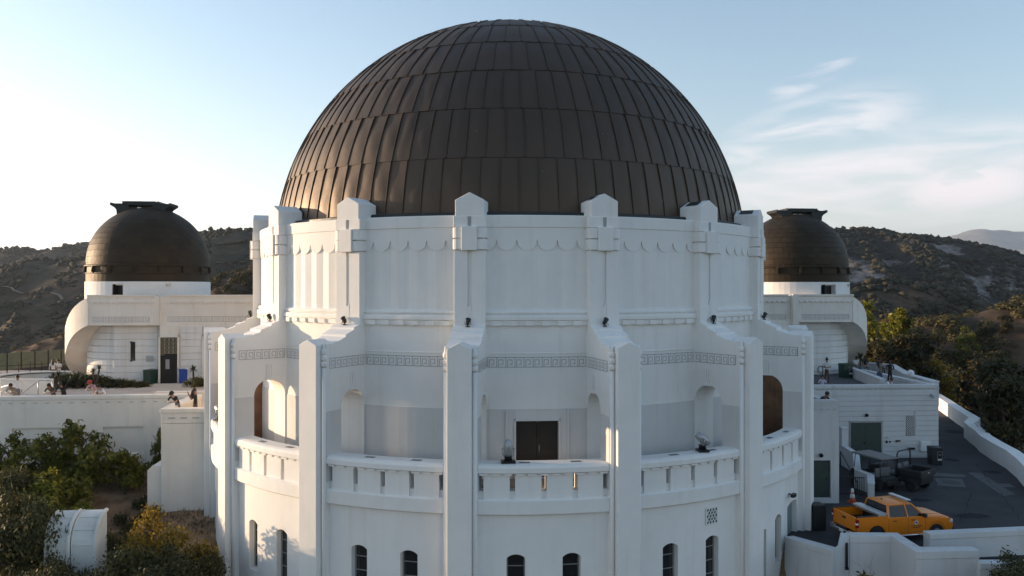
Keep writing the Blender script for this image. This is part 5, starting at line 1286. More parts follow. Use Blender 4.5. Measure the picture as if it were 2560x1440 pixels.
# ------------------------------------------------------------------ people
SKINM = [simple('skin_light', (.46, .27, .19), .55), simple('skin_tan', (.30, .16, .10), .55), simple('skin_dark', (.12, .06, .04), .55)]
HAIRM = simple('dark_hair', (.015, .011, .010), .6)
def cloth(n, c): return simple(n, c, .85)
CL = {k: cloth('cloth_'+k, c) for k, c in dict(black=(.018, .018, .02), white=(.72, .72, .72), pink=(.62, .42, .42), red=(.5, .03, .04), grey=(.2, .2, .21), olive=(.12, .15, .11), brown=(.12, .07, .045), blue=(.06, .10, .2), tan=(.35, .29, .22), lilac=(.55, .52, .62)).items()}
def person(label, x, y, z, rz, pose, shirt, pants, skin=0, hair='short', cap=None, short=True, scale=1.0, extra=None):
    """x right, -y forward of the figure; joints per pose"""
    J = {}
    if pose in ('stand', 'phone', 'shootphone', 'clasp'):
        J = dict(pel=(0, 0, .95), wai=(0, .01, 1.12), che=(0, 0, 1.32), nec=(0, 0, 1.49), hea=(0, -.02, 1.58), top=(0, -.01, 1.70),
                 kR=(.11, -.03, .50), aR=(.12, .03, .08), tR=(.13, -.16, .03), kL=(-.11, .03, .50), aL=(-.12, .08, .08), tL=(-.13, -.11, .03),
                 sR=(.19, .01, 1.42), eR=(.25, .05, 1.14), hR=(.24, -.08, .90), fR=(.23, -.12, .80), sL=(-.19, .01, 1.42), eL=(-.25, .05, 1.14), hL=(-.24, -.08, .90), fL=(-.23, -.12, .80))
        if pose == 'clasp': J.update(eR=(.26, .02, 1.14), hR=(.10, -.2, 1.12), fR=(.0, -.23, 1.13), eL=(-.26, .02, 1.14), hL=(-.10, -.2, 1.10), fL=(0, -.24, 1.10))
        if pose == 'phone': J.update(eR=(.24, -.04, 1.14), hR=(.12, -.30, 1.25), fR=(.08, -.34, 1.33))
        if pose == 'shootphone': J.update(eR=(.20, -.16, 1.20), hR=(.08, -.32, 1.44), fR=(.05, -.34, 1.52), eL=(-.20, -.16, 1.2), hL=(-.06, -.32, 1.44), fL=(-.04, -.34, 1.5))
    elif pose == 'lean':      # elbows on a wall top in front
        J = dict(pel=(0, .22, .92), wai=(0, .12, 1.05), che=(0, -.06, 1.18), nec=(0, -.2, 1.28), hea=(0, -.28, 1.35), top=(0, -.33, 1.46),
                 kR=(.11, .2, .48), aR=(.12, .3, .08), tR=(.13, .12, .03), kL=(-.11, .16, .48), aL=(-.12, .2, .08), tL=(-.13, .02, .03),
                 sR=(.19, -.14, 1.24), eR=(.27, -.28, 1.02), hR=(.10, -.46, 1.0), fR=(.02, -.50, 1.0), sL=(-.19, -.14, 1.24), eL=(-.27, -.28, 1.02), hL=(-.10, -.44, 1.02), fL=(-.02, -.50, 1.03))
    elif pose == 'sit':
        J = dict(pel=(0, 0, .5), wai=(0, .02, .68), che=(0, 0, .88), nec=(0, -.02, 1.05), hea=(0, -.05, 1.14), top=(0, -.05, 1.26),
                 kR=(.14, -.42, .52), aR=(.13, -.45, .10), tR=(.13, -.60, .05), kL=(-.14, -.42, .52), aL=(-.13, -.45, .10), tL=(-.13, -.6, .05),
                 sR=(.19, .0, .98), eR=(.25, -.06, .72), hR=(.14, -.28, .62), fR=(.1, -.34, .6), sL=(-.19, 0, .98), eL=(-.25, -.06, .72), hL=(-.14, -.28, .62), fL=(-.1, -.34, .6))
    order = list(J); idx = {k: i for i, k in enumerate(order)}
    E_ = [('pel', 'wai'), ('wai', 'che'), ('che', 'nec'), ('nec', 'hea'), ('hea', 'top'), ('pel', 'kR'), ('kR', 'aR'), ('aR', 'tR'), ('pel', 'kL'), ('kL', 'aL'), ('aL', 'tL'),
          ('che', 'sR'), ('sR', 'eR'), ('eR', 'hR'), ('hR', 'fR'), ('che', 'sL'), ('sL', 'eL'), ('eL', 'hL'), ('hL', 'fL')]
    rad = dict(pel=(.16, .12), wai=(.14, .105), che=(.16, .11), nec=(.058, .058), hea=(.085, .098), top=(.075, .085), kR=(.068, .068), aR=(.045, .05), tR=(.04, .03),
               kL=(.068, .068), aL=(.045, .05), tL=(.04, .03), sR=(.062, .062), eR=(.045, .045), hR=(.030, .030), fR=(.03, .018), sL=(.062, .062), eL=(.045, .045), hL=(.03, .03), fL=(.03, .018))
    me = bpy.data.meshes.new('person_skeleton'); me.from_pydata([J[k] for k in order], [(idx[a], idx[b]) for a, b in E_], [])
    tmp = bpy.data.objects.new('person_tmp', me); COL.objects.link(tmp)
    sk = tmp.modifiers.new('skin', 'SKIN'); sk.use_smooth_shade = True; sk.branch_smoothing = .3
    ss = tmp.modifiers.new('sub', 'SUBSURF'); ss.levels = 1; ss.render_levels = 1
    for k in order:
        v = me.skin_vertices[0].data[idx[k]]; v.radius = rad[k]; v.use_root = (k == 'pel')
    dg = bpy.context.evaluated_depsgraph_get(); bme = bpy.data.meshes.new_from_object(tmp.evaluated_get(dg)); bpy.data.objects.remove(tmp)
    bme.materials.clear()
    for m_ in (SKINM[skin], CL[shirt], CL[pants], CL['black']): bme.materials.append(m_)
    seg = [(Vector(J[a]), Vector(J[b]), (a, b)) for a, b in E_]
    def near(p):
        best = None
        for a, b, nme in seg:
            ab = b-a; t_ = max(0, min(1, (p-a).dot(ab)/max(1e-9, ab.length_squared))); d_ = (a+ab*t_-p).length
            if best is None or d_ < best[0]: best = (d_, nme, t_)
        return best
    for f in bme.polygons:
        _, (a, b), t_ = near(f.center)
        mi = 0
        if (a, b) in (('pel', 'wai'),): mi = 2 if t_ < .25 else 1
        elif (a, b) in (('wai', 'che'), ('che', 'sR'), ('che', 'sL')) or (a, b) == ('che', 'nec') and t_ < .75: mi = 1
        elif b in ('eR', 'eL'): mi = 1 if (t_ < .75 or not short) else 0
        elif b in ('hR', 'hL'): mi = 0 if short else 1
        elif b in ('kR', 'kL', 'aR', 'aL'): mi = 2
        elif b in ('tR', 'tL'): mi = 3
        f.material_index = mi; f.use_smooth = True
    M = TM((x, y, z), rz, scale)
    e = thing('person', label, 'person', M)
    part('body', bme, e)
    H = Vector(J['hea'])*.45+Vector(J['top'])*.55; up = (Vector(J['top'])-Vector(J['hea'])).normalized()
    T_ = Matrix.Translation(H) @ up.to_track_quat('Z', 'Y').to_matrix().to_4x4()
    hm = MB(); n = 12; prof = []
    vs = []; rows = 7
    for i in range(rows+1):
        a = pi*.62*i/rows
        for j in range(n):
            b = 2*pi*j/n; r = .118
            q = Vector((r*.92*sin(a)*cos(b), r*1.06*sin(a)*sin(b)+.02, r*1.05*cos(a)+.02))
            if q.y < -.06 and q.z < .05: q.y = -.05
            vs.append(T_ @ q)
    hm.add(vs, [(i*n+j, i*n+(j+1) % n, (i+1)*n+(j+1) % n, (i+1)*n+j) for i in range(rows) for j in range(n)], 0, True)
    if hair == 'long':
        hm.tube([T_ @ Vector((0, .08, .04)), T_ @ Vector((0, .11, -.08)), T_ @ Vector((0, .12, -.25)), T_ @ Vector((0, .10, -.36))], [.07, .09, .085, .04], 8)
    if hair == 'bun': hm.tube([T_ @ Vector((0, .07, .12)), T_ @ Vector((0, .10, .17)), T_ @ Vector((0, .11, .2))], [.03, .05, .02], 8)
    part('hair', hm.mesh('hair', HAIRM), e)
    # face: nose, eyes
    fm = MB()
    fm.prism([(-.105, -.02), (-.128, -.025), (-.10, .015)], -.012, .012, axis='x', M=T_ @ Matrix.Translation((0, 0, -.02)))
    part('nose', fm.mesh('nose', SKINM[skin]), e)
    em = MB()
    for sx in (-1, 1): em.box(sx*.035-.012, sx*.035+.012, -.108, -.09, .0, .01, 0, T_)
    part('eyes', em.mesh('eyes', CL['black']), e)
    if cap:
        cm = MB(); vs = []
        for i in range(5):
            a = pi*.5*i/4
            for j in range(n): b = 2*pi*j/n; vs.append(T_ @ Vector((.126*sin(a)*cos(b), .134*sin(a)*sin(b)+.015, .125*cos(a)+.04)))
        cm.add(vs, [(i*n+j, i*n+(j+1) % n, (i+1)*n+(j+1) % n, (i+1)*n+j) for i in range(4) for j in range(n)], 0, True)
        cm.prism([(-.07, -.1), (.07, -.1), (.06, -.2), (-.06, -.2)], .04, .055, axis='z', M=T_)
        part('cap', cm.mesh('cap', CL[cap]), e)
    # small hands with fingers
    gm = MB()
    for s_ in 'RL':
        h, f = Vector(J['h'+s_]), Vector(J['f'+s_]); d = (f-h).normalized(); sd = d.cross(Vector((0, 0, 1)))
        sd = sd.normalized() if sd.length > .1 else Vector((1, 0, 0))
        for q, ln in zip((-1.5, -.5, .5, 1.5), (.055, .07, .075, .06)):
            a = f+sd*q*.014; gm.tube([a, a+d*ln*.6, a+d*ln*.9+Vector((0, 0, -.018))], [.009, .008, .005], 5)
        a = h+sd*(.025 if s_ == 'R' else -.025); gm.tube([a, a+d*.05+sd*(.02 if s_ == 'R' else -.02)], [.011, .007], 5)
    part('fingers', gm.mesh('fingers', SKINM[skin]), e)
    if extra == 'phone':
        q = MB(); c = Vector(J['fR']); q.box(c.x-.04, c.x+.04, c.y-.03, c.y-.02, c.z-.03, c.z+.12)
        tag(link(bpy.data.objects.new('phone', q.mesh('phone', BLACKM)), None, M), 'dark phone held up by the long haired woman', 'phone')
    if extra == 'bag':
        q = MB(); q.prism([(-.16, .70), (.16, .70), (.13, .98), (-.13, .98)], .12, .26)
        b = thing('shoulder_bag', 'dark shoulder bag carried by the visitor in the olive top', 'bag', M, None, q.mesh('shoulder_bag', CL['blue'], bevel=.03))
    return e
def ppl(label, xp, Y, z, rz, *a, **k): q = px(xp, Y); return person(label, q[0], q[1], z, R(rz), *a, **k)
WY = 46.6
ppl('person in yellow top leaning on the wall at the far left', 33, 46.35, DECK-.08, 5, 'lean', 'tan', 'grey', 1)
ppl('person in white standing behind the yellow top at the far left', 44, 47.6, DECK, 20, 'stand', 'white', 'grey', 1, short=False)
ppl('dark haired woman in red top leaning on the long wall, beside the man in black', 129, 46.5, DECK-.10, 0, 'lean', 'brown', 'blue', 1, 'long')
ppl('man in black leaning over the long wall', 156, 46.5, DECK-.02, 8, 'lean', 'black', 'black', 1, short=False)
ppl('person in red cap and pale pink shirt leaning on the wall', 234, 46.7, DECK+.04, -8, 'lean', 'pink', 'grey', 0, cap='red')
ppl('child in white bending beside the person in the red cap', 255, 46.8, DECK-.2, -10, 'lean', 'white', 'pink', 0)
ppl('man in black cap and dark shirt leaning on the bastion wall', 438, 42.1, DECK, -12, 'lean', 'black', 'grey', 0, cap='black')
ppl('long haired woman in black taking a photo on the bastion', 488, 42.3, DECK-.12, -75, 'shootphone', 'black', 'brown', 1, 'long', extra='phone')
ppl('visitor in white on the far left ramp, behind the yucca plants, left one', 133, 60.2, DECK-.15, 20, 'stand', 'white', 'black', 1, 'long')
ppl('visitor in white on the far left ramp, right one near the spiral wall', 147, 60.4, DECK-.2, -20, 'clasp', 'white', 'blue', 1, 'bun')
ppl('man in white printed shirt and tan trousers standing by the tower', 2067, 58.6, DECK-.0, -20, 'clasp', 'white', 'brown', 1, 'bun', scale=1.03)
ppl('man in lilac white T-shirt seen from behind on the east terrace', 2056, 54.6, DECK-.75, 170, 'stand', 'lilac', 'grey', 1)
ppl('man in black T-shirt leaning on the door block wall', 2056, 43.0, DECK-.20, 30, 'lean', 'black', 'black', 1, scale=1.05)
ppl('visitor in white sitting on the far parapet, left of the potted yucca', 2140, 66.3, DECK-.05, 10, 'sit', 'white', 'grey', 1)
ppl('visitor in black top sitting on the far parapet by the curved stair', 2163, 66.0, DECK-.05, -10, 'sit', 'black', 'grey', 0, 'long')
ppl('dark clad visitor sitting far right on the east parapet', 2196, 65.0, DECK-.05, 30, 'sit', 'black', 'black', 2)
ppl('visitor in olive top with a dark bag standing on the east terrace', 2202, 57.0, DECK-.02, 60, 'phone', 'olive', 'blue', 1, 'bun', extra='bag')
ppl('man in dark clothes standing by the right end of the east terrace', 2225, 57.5, DECK, -20, 'clasp', 'black', 'black', 2, short=False)
ppl('person in white shirt bending over the east terrace edge', 2218, 54.0, DECK-.62, 35, 'lean', 'white', 'blue', 1)
# ------------------------------------------------------------------ terrain
def fbm(x, y, s, o=4, seed=0.0):
    return noise.fractal(Vector((x*s+seed, y*s-seed, seed*.37)), 1.0, 2.0, o)
def hillmat(name, dark, light, scale, lo=.45, hi=.62):
    m, nt, b = mat_new(name); N = nt.nodes.new; L_ = nt.links.new
    geo = N('ShaderNodeNewGeometry')
    n = N('ShaderNodeTexNoise'); n.inputs['Scale'].default_value = scale; n.inputs['Detail'].default_value = 9; n.inputs['Roughness'].default_value = .68; L_(geo.outputs['Position'], n.inputs['Vector'])
    r = N('ShaderNodeMapRange'); r.inputs['From Min'].default_value = lo; r.inputs['From Max'].default_value = hi; L_(n.outputs[0], r.inputs[0])
    n2 = N('ShaderNodeTexNoise'); n2.inputs['Scale'].default_value = scale*9; n2.inputs['Detail'].default_value = 4; L_(geo.outputs['Position'], n2.inputs['Vector'])
    r2 = N('ShaderNodeMapRange'); r2.inputs['From Min'].default_value = .3; r2.inputs['From Max'].default_value = .7; r2.inputs['To Min'].default_value = .6; r2.inputs['To Max'].default_value = 1.3; L_(n2.outputs[0], r2.inputs[0])
    mx = N('ShaderNodeMix'); mx.data_type = 'RGBA'; mx.inputs['A'].default_value = (*dark, 1); mx.inputs['B'].default_value = (*light, 1); L_(r.outputs[0], mx.inputs['Factor'])
    vm = N('ShaderNodeVectorMath'); vm.operation = 'SCALE'; L_(mx.outputs['Result'], vm.inputs[0]); L_(r2.outputs[0], vm.inputs['Scale']); L_(vm.outputs[0], b.inputs['Base Color'])
    b.inputs['Roughness'].default_value = .95; b.inputs['Specular IOR Level'].default_value = .1
    bp = N('ShaderNodeBump'); bp.inputs['Strength'].default_value = .8; bp.inputs['Distance'].default_value = .25/scale*.05; L_(n2.outputs[0], bp.inputs['Height']); L_(bp.outputs[0], b.inputs['Normal'])
    return m
DIRT = hillmat('dry_dirt', (.20, .13, .08), (.34, .225, .14), .16, .35, .65)
SCRUB = hillmat('scrub_hillside', (.042, .038, .028), (.12, .080, .055), .014, .46, .64)
SCRUB2 = hillmat('rocky_hillside', (.030, .028, .024), (.21, .18, .165), .026, .50, .58)
MEADOW = hillmat('dry_grass_hill', (.040, .034, .024), (.115, .075, .05), .03, .40, .62)
MOUNT = hillmat('far_mountain', (.10, .10, .10), (.20, .18, .16), .0012, .4, .65)
VALLEY = hillmat('valley', (.05, .05, .035), (.11, .085, .06), .004)

def xr(Y):
    pts = sorted((p[1], p[0]) for p in cw)
    if Y <= pts[0][0]: return pts[0][1]+.1*(pts[0][0]-Y)
    if Y >= pts[-1][0]: return pts[-1][1]
    for (a, b), (c, d) in zip(pts[:-1], pts[1:]):
        if a <= Y <= c: return b+(d-b)*(Y-a)/(c-a)
def ground_z(X, Y):
    z = -10.25-.26*(46-min(Y, 46))
    if X > -13.8: q_ = min(1, (X+13.8)/1.6); z -= 2.6*q_*q_*(3-2*q_)
    if X > 6:
        t = min(1, (X-6)/4); zr = -11.75 if Y > 33.1 and X > 12.0+(35.3-Y)*.35 else -14.6-.08*(33-Y)
        if Y > 37.5: zr = -11.75
        z = z*(1-t)+zr*t
    z += .18*fbm(X, Y, .22, 3)
    dx = max(0, X-xr(Y)-.5); z -= .20*min(dx, 42)+.6*max(0, dx-42)+min(dx, 2)*.6
    z -= .45*max(0, Y-84) + .40*max(0, -64-X) + .6*max(0, 26-Y)
    if X < -20: z -= .3*max(0, Y-72)
    return max(z, -95+3*fbm(X, Y, .01, 3))
def grid_mesh(name, xs, ys, f, mat, smooth=True):
    vs = [(x, y, f(x, y)) for y in ys for x in xs]; n = len(xs)
    fs = [(j*n+i, j*n+i+1, (j+1)*n+i+1, (j+1)*n+i) for j in range(len(ys)-1) for i in range(n-1)]
    me = bpy.data.meshes.new(name); me.from_pydata(vs, [], fs); me.materials.append(mat); smoothed(me, smooth); return me
xs = [-230, -190, -160, -135, -115, -100, -90, -82, -76, -70]+[-66+i*1.0 for i in range(0, 115)]+[50, 52, 55, 58, 62, 67, 73, 80, 90, 105, 125, 150, 190, 230]
ys = [-30, -10, 0, 8, 14, 19, 22, 24]+[25+i*.8 for i in range(0, 82)]+[92, 95, 99, 104, 110, 118, 128, 140, 160, 185, 220, 260]
o = link(bpy.data.objects.new('ground', grid_mesh('ground', xs, ys, ground_z, DIRT))); o['kind'] = 'structure'
m = MB(); m.add([(-14000, -4000, -96), (14000, -4000, -96), (14000, 16500, -96), (-14000, 16500, -96)], [(0, 1, 2, 3)])
o = link(bpy.data.objects.new('valley_floor', m.mesh('valley_floor', VALLEY))); o['kind'] = 'structure'

def interp(pts, x):
    if x <= pts[0][0]: return pts[0][1]
    for (a, b), (c, d) in zip(pts[:-1], pts[1:]):
        if x <= c:
            t = (x-a)/(c-a); t = t*t*(3-2*t)*.5+t*.5
            return b+(d-b)*t
    return pts[-1][1]
class Ridge:
    def __init__(s, name, crest, Y0, depth, zfoot, amp, mat, nx=200, ny=60, seed=1.0, back=.5, gully=.0, tilt=0.0):
        s.Y0, s.depth, s.zf, s.amp, s.seed, s.back, s.gully, s.tilt = Y0, depth, zfoot, amp, seed, back, gully, tilt
        s.crest = [((x-1280)/2000*Y0, (720-y)/2000*Y0) for x, y in crest]
        x0, x1 = s.crest[0][0], s.crest[-1][0]
        xs = [x0+(x1-x0)*i/nx for i in range(nx+1)]; ys = [Y0-depth+(depth*(1+back))*j/ny for j in range(ny+1)]
        o = link(bpy.data.objects.new(name, grid_mesh(name, xs, ys, s.z, mat))); o['kind'] = 'structure'
    def z(s, X, Y):
        zc = interp(s.crest, X); t = (s.Y0+s.tilt*X-Y)/s.depth
        k = Y/s.Y0
        if t < 0: f = (t/s.back)**2*1.2; ed = min(1, -t*4)
        else: f = t**1.15; ed = min(1, t*4)
        z = zc-(zc-s.zf)*min(1.3, f)
        n = fbm(X, Y, 1.0/(s.depth*.35), 5, s.seed)
        z += s.amp*(n*(.25+.75*ed))
        if s.gully and t > 0: z -= s.gully*ed*abs(noise.noise(Vector((X/(s.depth*.16)+n*.6, Y/(s.depth*.9), s.seed))))*min(1, t*3)
        return z
rA = Ridge('far_ridge', [(-700, 640), (-200, 640), (0, 622), (60, 622), (112, 630), (170, 612), (225, 607), (300, 600), (420, 596), (560, 600), (700, 610), (1000, 640)], 1100, 420, -90, 16, SCRUB, 160, 60, 2.3, gully=34)
rB = Ridge('hillside_ridge', [(-700, 740), (-200, 700), (0, 672), (55, 661), (110, 652), (150, 655), (225, 640), (330, 606), (440, 590), (520, 583), (575, 578), (635, 576), (760, 590), (1100, 640)], 640, 330, -92, 14, SCRUB, 240, 100, 5.1, gully=34)
rC = Ridge('near_left_slope', [(-500, 960), (-120, 925), (0, 893), (60, 866), (120, 845), (170, 828), (260, 815), (420, 850), (600, 900)], 190, 75, -90, 3, SCRUB, 110, 50, 8.3, gully=4)
rD = Ridge('near_saddle', [(300, 800), (420, 742), (530, 706), (575, 690), (640, 672), (760, 668), (950, 700), (1100, 760)], 230, 110, -92, 5, SCRUB, 90, 50, 11.7, gully=5)
rE = Ridge('east_ridge', [(1500, 600), (1850, 565), (2050, 570), (2105, 573), (2200, 575), (2250, 588), (2310, 593), (2370, 599), (2420, 607), (2480, 622), (2560, 642), (2700, 685), (3000, 760), (3500, 860)], 760, 380, -92, 12, SCRUB2, 280, 120, 3.9, gully=46)
rF = Ridge('east_brown_hill', [(1700, 800), (2000, 740), (2130, 712), (2200, 706), (2300, 712), (2380, 728), (2470, 765), (2560, 790), (2700, 800), (3100, 880)], 380, 170, -92, 6, MEADOW, 140, 60, 6.6, gully=12)
rG = Ridge('east_near_slope', [(1800, 900), (2100, 850), (2250, 825), (2350, 800), (2430, 795), (2500, 772), (2560, 757), (2700, 740), (3100, 760), (3400, 800)], 175, 95, -70, 4, MEADOW, 120, 60, 9.4, gully=5)
rM = Ridge('far_mountain', [(1900, 640), (2250, 612), (2330, 604), (2372, 597), (2398, 585), (2425, 575), (2450, 572), (2475, 577), (2500, 576), (2530, 582), (2560, 583), (2640, 588), (2800, 575), (3100, 600), (3600, 640)], 11000, 3600, -95, 150, MOUNT, 200, 60, 4.4, gully=420)
# dirt roads cut along the western hillside
def hill_road(rd, pix, w, name='hill_road'):
    vs = []
    def hit(x, y):
        # walk the pixel ray until it meets the ridge
        Y = rd.Y0-rd.depth*.98
        while Y < rd.Y0+20:
            X = (x-1280)/2000*Y; Z = (720-y)/2000*Y
            if rd.z(X, Y) >= Z: return Vector((X, Y, rd.z(X, Y)))
            Y += 2
        return None
    P = [hit(*p) for p in pix]; P = [p for p in P if p is not None]
    Q = []
    for a, b in zip(P[:-1], P[1:]):
        for i in range(8): Q.append(a.lerp(b, i/8))
    Q.append(P[-1])
    for q in Q:
        for dy in (-w, w):
            vs.append((q.x, q.y+dy, rd.z(q.x, q.y)+.5+ (.0 if dy < 0 else .3)))
    m = MB(); m.add(vs, [(2*i, 2*i+2, 2*i+3, 2*i+1) for i in range(len(Q)-1)])
    o = link(bpy.data.objects.new(name, m.mesh(name, simple(name, (.23, .18, .14), .95, 0, .2, .05)))); o['kind'] = 'structure'
hill_road(rB, [(-40, 722), (30, 727), (90, 735), (150, 742), (215, 745)], 2.6)
hill_road(rB, [(540, 612), (590, 612), (640, 607)], 2.0)
hill_road(rB, [(540, 660), (590, 657), (640, 660)], 2.0)

# ------------------------------------------------------------------ vegetation
LEAF_A = leafmat('glossy_leaf', [(.055, .070, .014), (.09, .11, .018), (.15, .155, .024), (.24, .215, .035)], .5, .42)
LEAF_G = leafmat('yellow_green_leaf', [(.08, .085, .014), (.15, .16, .02), (.23, .22, .028), (.30, .26, .04)], .5, .45)
LEAF_B = leafmat('olive_leaf', [(.08, .06, .014), (.16, .115, .02), (.25, .17, .026), (.34, .23, .04)], .6, .45)
LEAF_C = leafmat('dark_leaf', [(.028, .034, .014), (.048, .052, .018), (.075, .068, .022), (.12, .10, .03)], .6, .2)
LEAF_T = leafmat('dark_tree_leaf', [(.022, .026, .012), (.036, .038, .016), (.06, .052, .02), (.10, .075, .025)], .6, .3)
LEAF_D = leafmat('yucca_leaf', [(.04, .055, .025), (.06, .075, .03), (.10, .10, .05)], .5, .1)
LEAF_H = leafmat('chaparral', [(.022, .022, .015), (.034, .032, .020), (.052, .044, .027)], .9, 0)
BARK = simple('bark', (.09, .065, .045), .9, 0, .25, 6)
BARK2 = simple('pale_twigs', (.22, .18, .15), .9)
def leaves(name, seed, rx, rz, nl, n, size, mat, flat=.0, hang=.0, clump=.16):
    r = np.random.RandomState(seed); C_ = []; rad = []
    for i in range(nl):
        a = r.uniform(0, 2*pi); q = r.uniform(.0, 1)**.6; h = r.uniform(0, 1)
        k = math.sqrt(max(.12, 1-(2*h-.9)**2))
        C_.append((rx*.72*q*k*cos(a), rx*.72*q*k*sin(a), rz*(.16+.80*h))); rad.append(rx*r.uniform(.18, .36))
    C_ = np.array(C_); rad = np.array(rad)
    # clumps sit on lobes, leaves sit round clumps
    nc = max(20, n//22); li = r.randint(0, nl, nc); d = r.normal(size=(nc, 3)); d /= np.linalg.norm(d, axis=1)[:, None]; d[:, 2] = np.abs(d[:, 2])*.8+d[:, 2]*.2
    cl = C_[li]+d*rad[li][:, None]*r.uniform(.55, 1.05, nc)[:, None]
    k = r.randint(0, nc, n); P = cl[k]+r.normal(size=(n, 3))*rx*clump*.5
    P[:, 2] = np.maximum(P[:, 2], .05)
    u = r.normal(size=(n, 3)); u /= np.linalg.norm(u, axis=1)[:, None]
    nrm = (P-np.array([0, 0, rz*.45])); nrm /= np.linalg.norm(nrm, axis=1)[:, None]+1e-6
    nrm = nrm*.8+r.normal(size=(n, 3))*.7; nrm /= np.linalg.norm(nrm, axis=1)[:, None]
    a = np.cross(nrm, u); a /= np.linalg.norm(a, axis=1)[:, None]+1e-6; b = np.cross(nrm, a)
    s = size*r.uniform(.6, 1.35, n)[:, None]
    V = np.stack([P-a*s, P+b*s*.45, P+a*s, P-b*s*.45], 1).reshape(-1, 3)
    me = bpy.data.meshes.new(name); F = np.arange(4*n).reshape(n, 4)
    me.from_pydata(V.tolist(), [], F.tolist()); me.materials.append(mat)
    return me
def trunk_mesh(name, seed, h, r0, spread, nb=7, mat=BARK, twig=False):
    r = random.Random(seed); m = MB()
    pts = [(0, 0, -.4), (r.uniform(-.1, .1), r.uniform(-.1, .1), h*.25), (r.uniform(-.2, .2)*spread*.5, r.uniform(-.2, .2)*spread*.5, h*.55), (r.uniform(-.3, .3)*spread*.5, r.uniform(-.3, .3)*spread*.5, h*.9)]
    m.tube(pts, [r0, r0*.8, r0*.5, r0*.15], 7)
    for i in range(nb):
        t = r.uniform(.12, .75); a = r.uniform(0, 2*pi); z = h*t; L2 = spread*r.uniform(.45, .9)
        p0 = Vector((0, 0, z)); p1 = p0+Vector((cos(a)*L2*.45, sin(a)*L2*.45, h*.12)); p2 = p0+Vector((cos(a)*L2, sin(a)*L2, h*r.uniform(.18, .36)))
        m.tube([p0, p1, p2], [r0*.45, r0*.3, r0*.08], 5)
        for q in range(2):
            b_ = a+r.uniform(-.9, .9); p3 = p1+Vector((cos(b_)*L2*.4, sin(b_)*L2*.4, h*r.uniform(.08, .2))); m.tube([p1, p3], [r0*.2, r0*.05], 4)
    return m.mesh(name, mat)
shrub_protos = [
    (leaves('shrub_foliage', 1, 2.0, 2.6, 16, 3300, .125, LEAF_A, clump=.11), trunk_mesh('shrub_stems', 1, 2.5, .09, 1.5)),
    (leaves('shrub_foliage', 2, 1.7, 2.1, 14, 3400, .120, LEAF_G, clump=.12), trunk_mesh('shrub_stems', 2, 2.0, .08, 1.3)),
    (leaves('shrub_foliage', 3, 2.0, 1.9, 16, 7000, .075, LEAF_B, clump=.13), trunk_mesh('shrub_stems', 3, 1.6, .07, 1.5)),
    (leaves('shrub_foliage', 4, 2.2, 2.1, 18, 7500, .075, LEAF_C, clump=.13), trunk_mesh('shrub_stems', 4, 1.8, .08, 1.6)),
]
tree_protos = [
    (leaves('crown', 11, 3.2, 7.5, 22, 6500, .19, LEAF_T, clump=.14), trunk_mesh('trunk', 11, 7.0, .22, 2.6, 10)),
    (leaves('crown', 12, 2.6, 8.5, 20, 5500, .18, LEAF_A, clump=.15), trunk_mesh('trunk', 12, 8.0, .20, 2.2, 10)),
    (leaves('crown', 13, 3.8, 6.0, 24, 7500, .19, LEAF_B, clump=.14), trunk_mesh('trunk', 13, 5.6, .22, 3.2, 10)),
    (leaves('crown', 14, 1.5, 8.5, 14, 3200, .17, LEAF_G, clump=.22), trunk_mesh('trunk', 14, 8.4, .16, 1.2, 9)),
    (leaves('crown', 15, 3.4, 6.8, 22, 5500, .19, LEAF_T, clump=.14), trunk_mesh('trunk', 15, 6.5, .2, 2.8, 10)),
    (leaves('crown', 16, 3.0, 5.2, 18, 5000, .18, LEAF_T, clump=.13), trunk_mesh('trunk', 16, 5.0, .2, 2.5, 10)),
]
def plant(name, cat, label, proto, x, y, z, s, group, rz=None, sz=None, kid='foliage', kid2='stems'):
    M = TM((x, y, z), rng.uniform(0, 6.28) if rz is None else rz, s)
    if sz: M = M @ Matrix.Diagonal((1, 1, sz, 1))
    e = thing(name, label, cat, M, group)
    part(kid, proto[0], e); part(kid2, proto[1], e); return e
GS = 'shrubs in front of the west retaining wall'
sh = [  # px, Y, proto, scale, zscale, label
    (20, 43.5, 0, 1.05, 1.0, 'leafy shrub against the retaining wall at the far left edge'),
    (110, 43.0, 0, 1.15, .98, 'tall green shrub left of the wall panel gap'),
    (205, 43.5, 0, 1.30, 1.0, 'tallest green shrub in front of the retaining wall'),
    (312, 43.0, 1, 1.10, 1.0, 'round green shrub at the right end of the hedge against the wall'),
    (150, 40.5, 1, 1.15, 1.0, 'yellow green shrub in front of the tallest shrub'),
    (95, 38.8, 1, 1.15, 1.05, 'sunlit yellow green shrub in the second row at left'),
    (185, 38.2, 1, 1.00, .9, 'low leafy shrub above the dirt path'),
    (20, 39.5, 3, 1.10, 1.1, 'dark shrub at the left edge under the hedge'),
    (65, 36.4, 1, .80, .9, 'small sunlit shrub left of the white vent hoods'),
]
for xp, Y, pr, s_, sz, lb in sh:
    q = px(xp, Y); plant('shrub', 'shrub', lb, shrub_protos[pr], q[0], q[1], ground_z(*q)-.05, s_, GS, None, sz)
GF = 'dark shrubs at the bottom left'
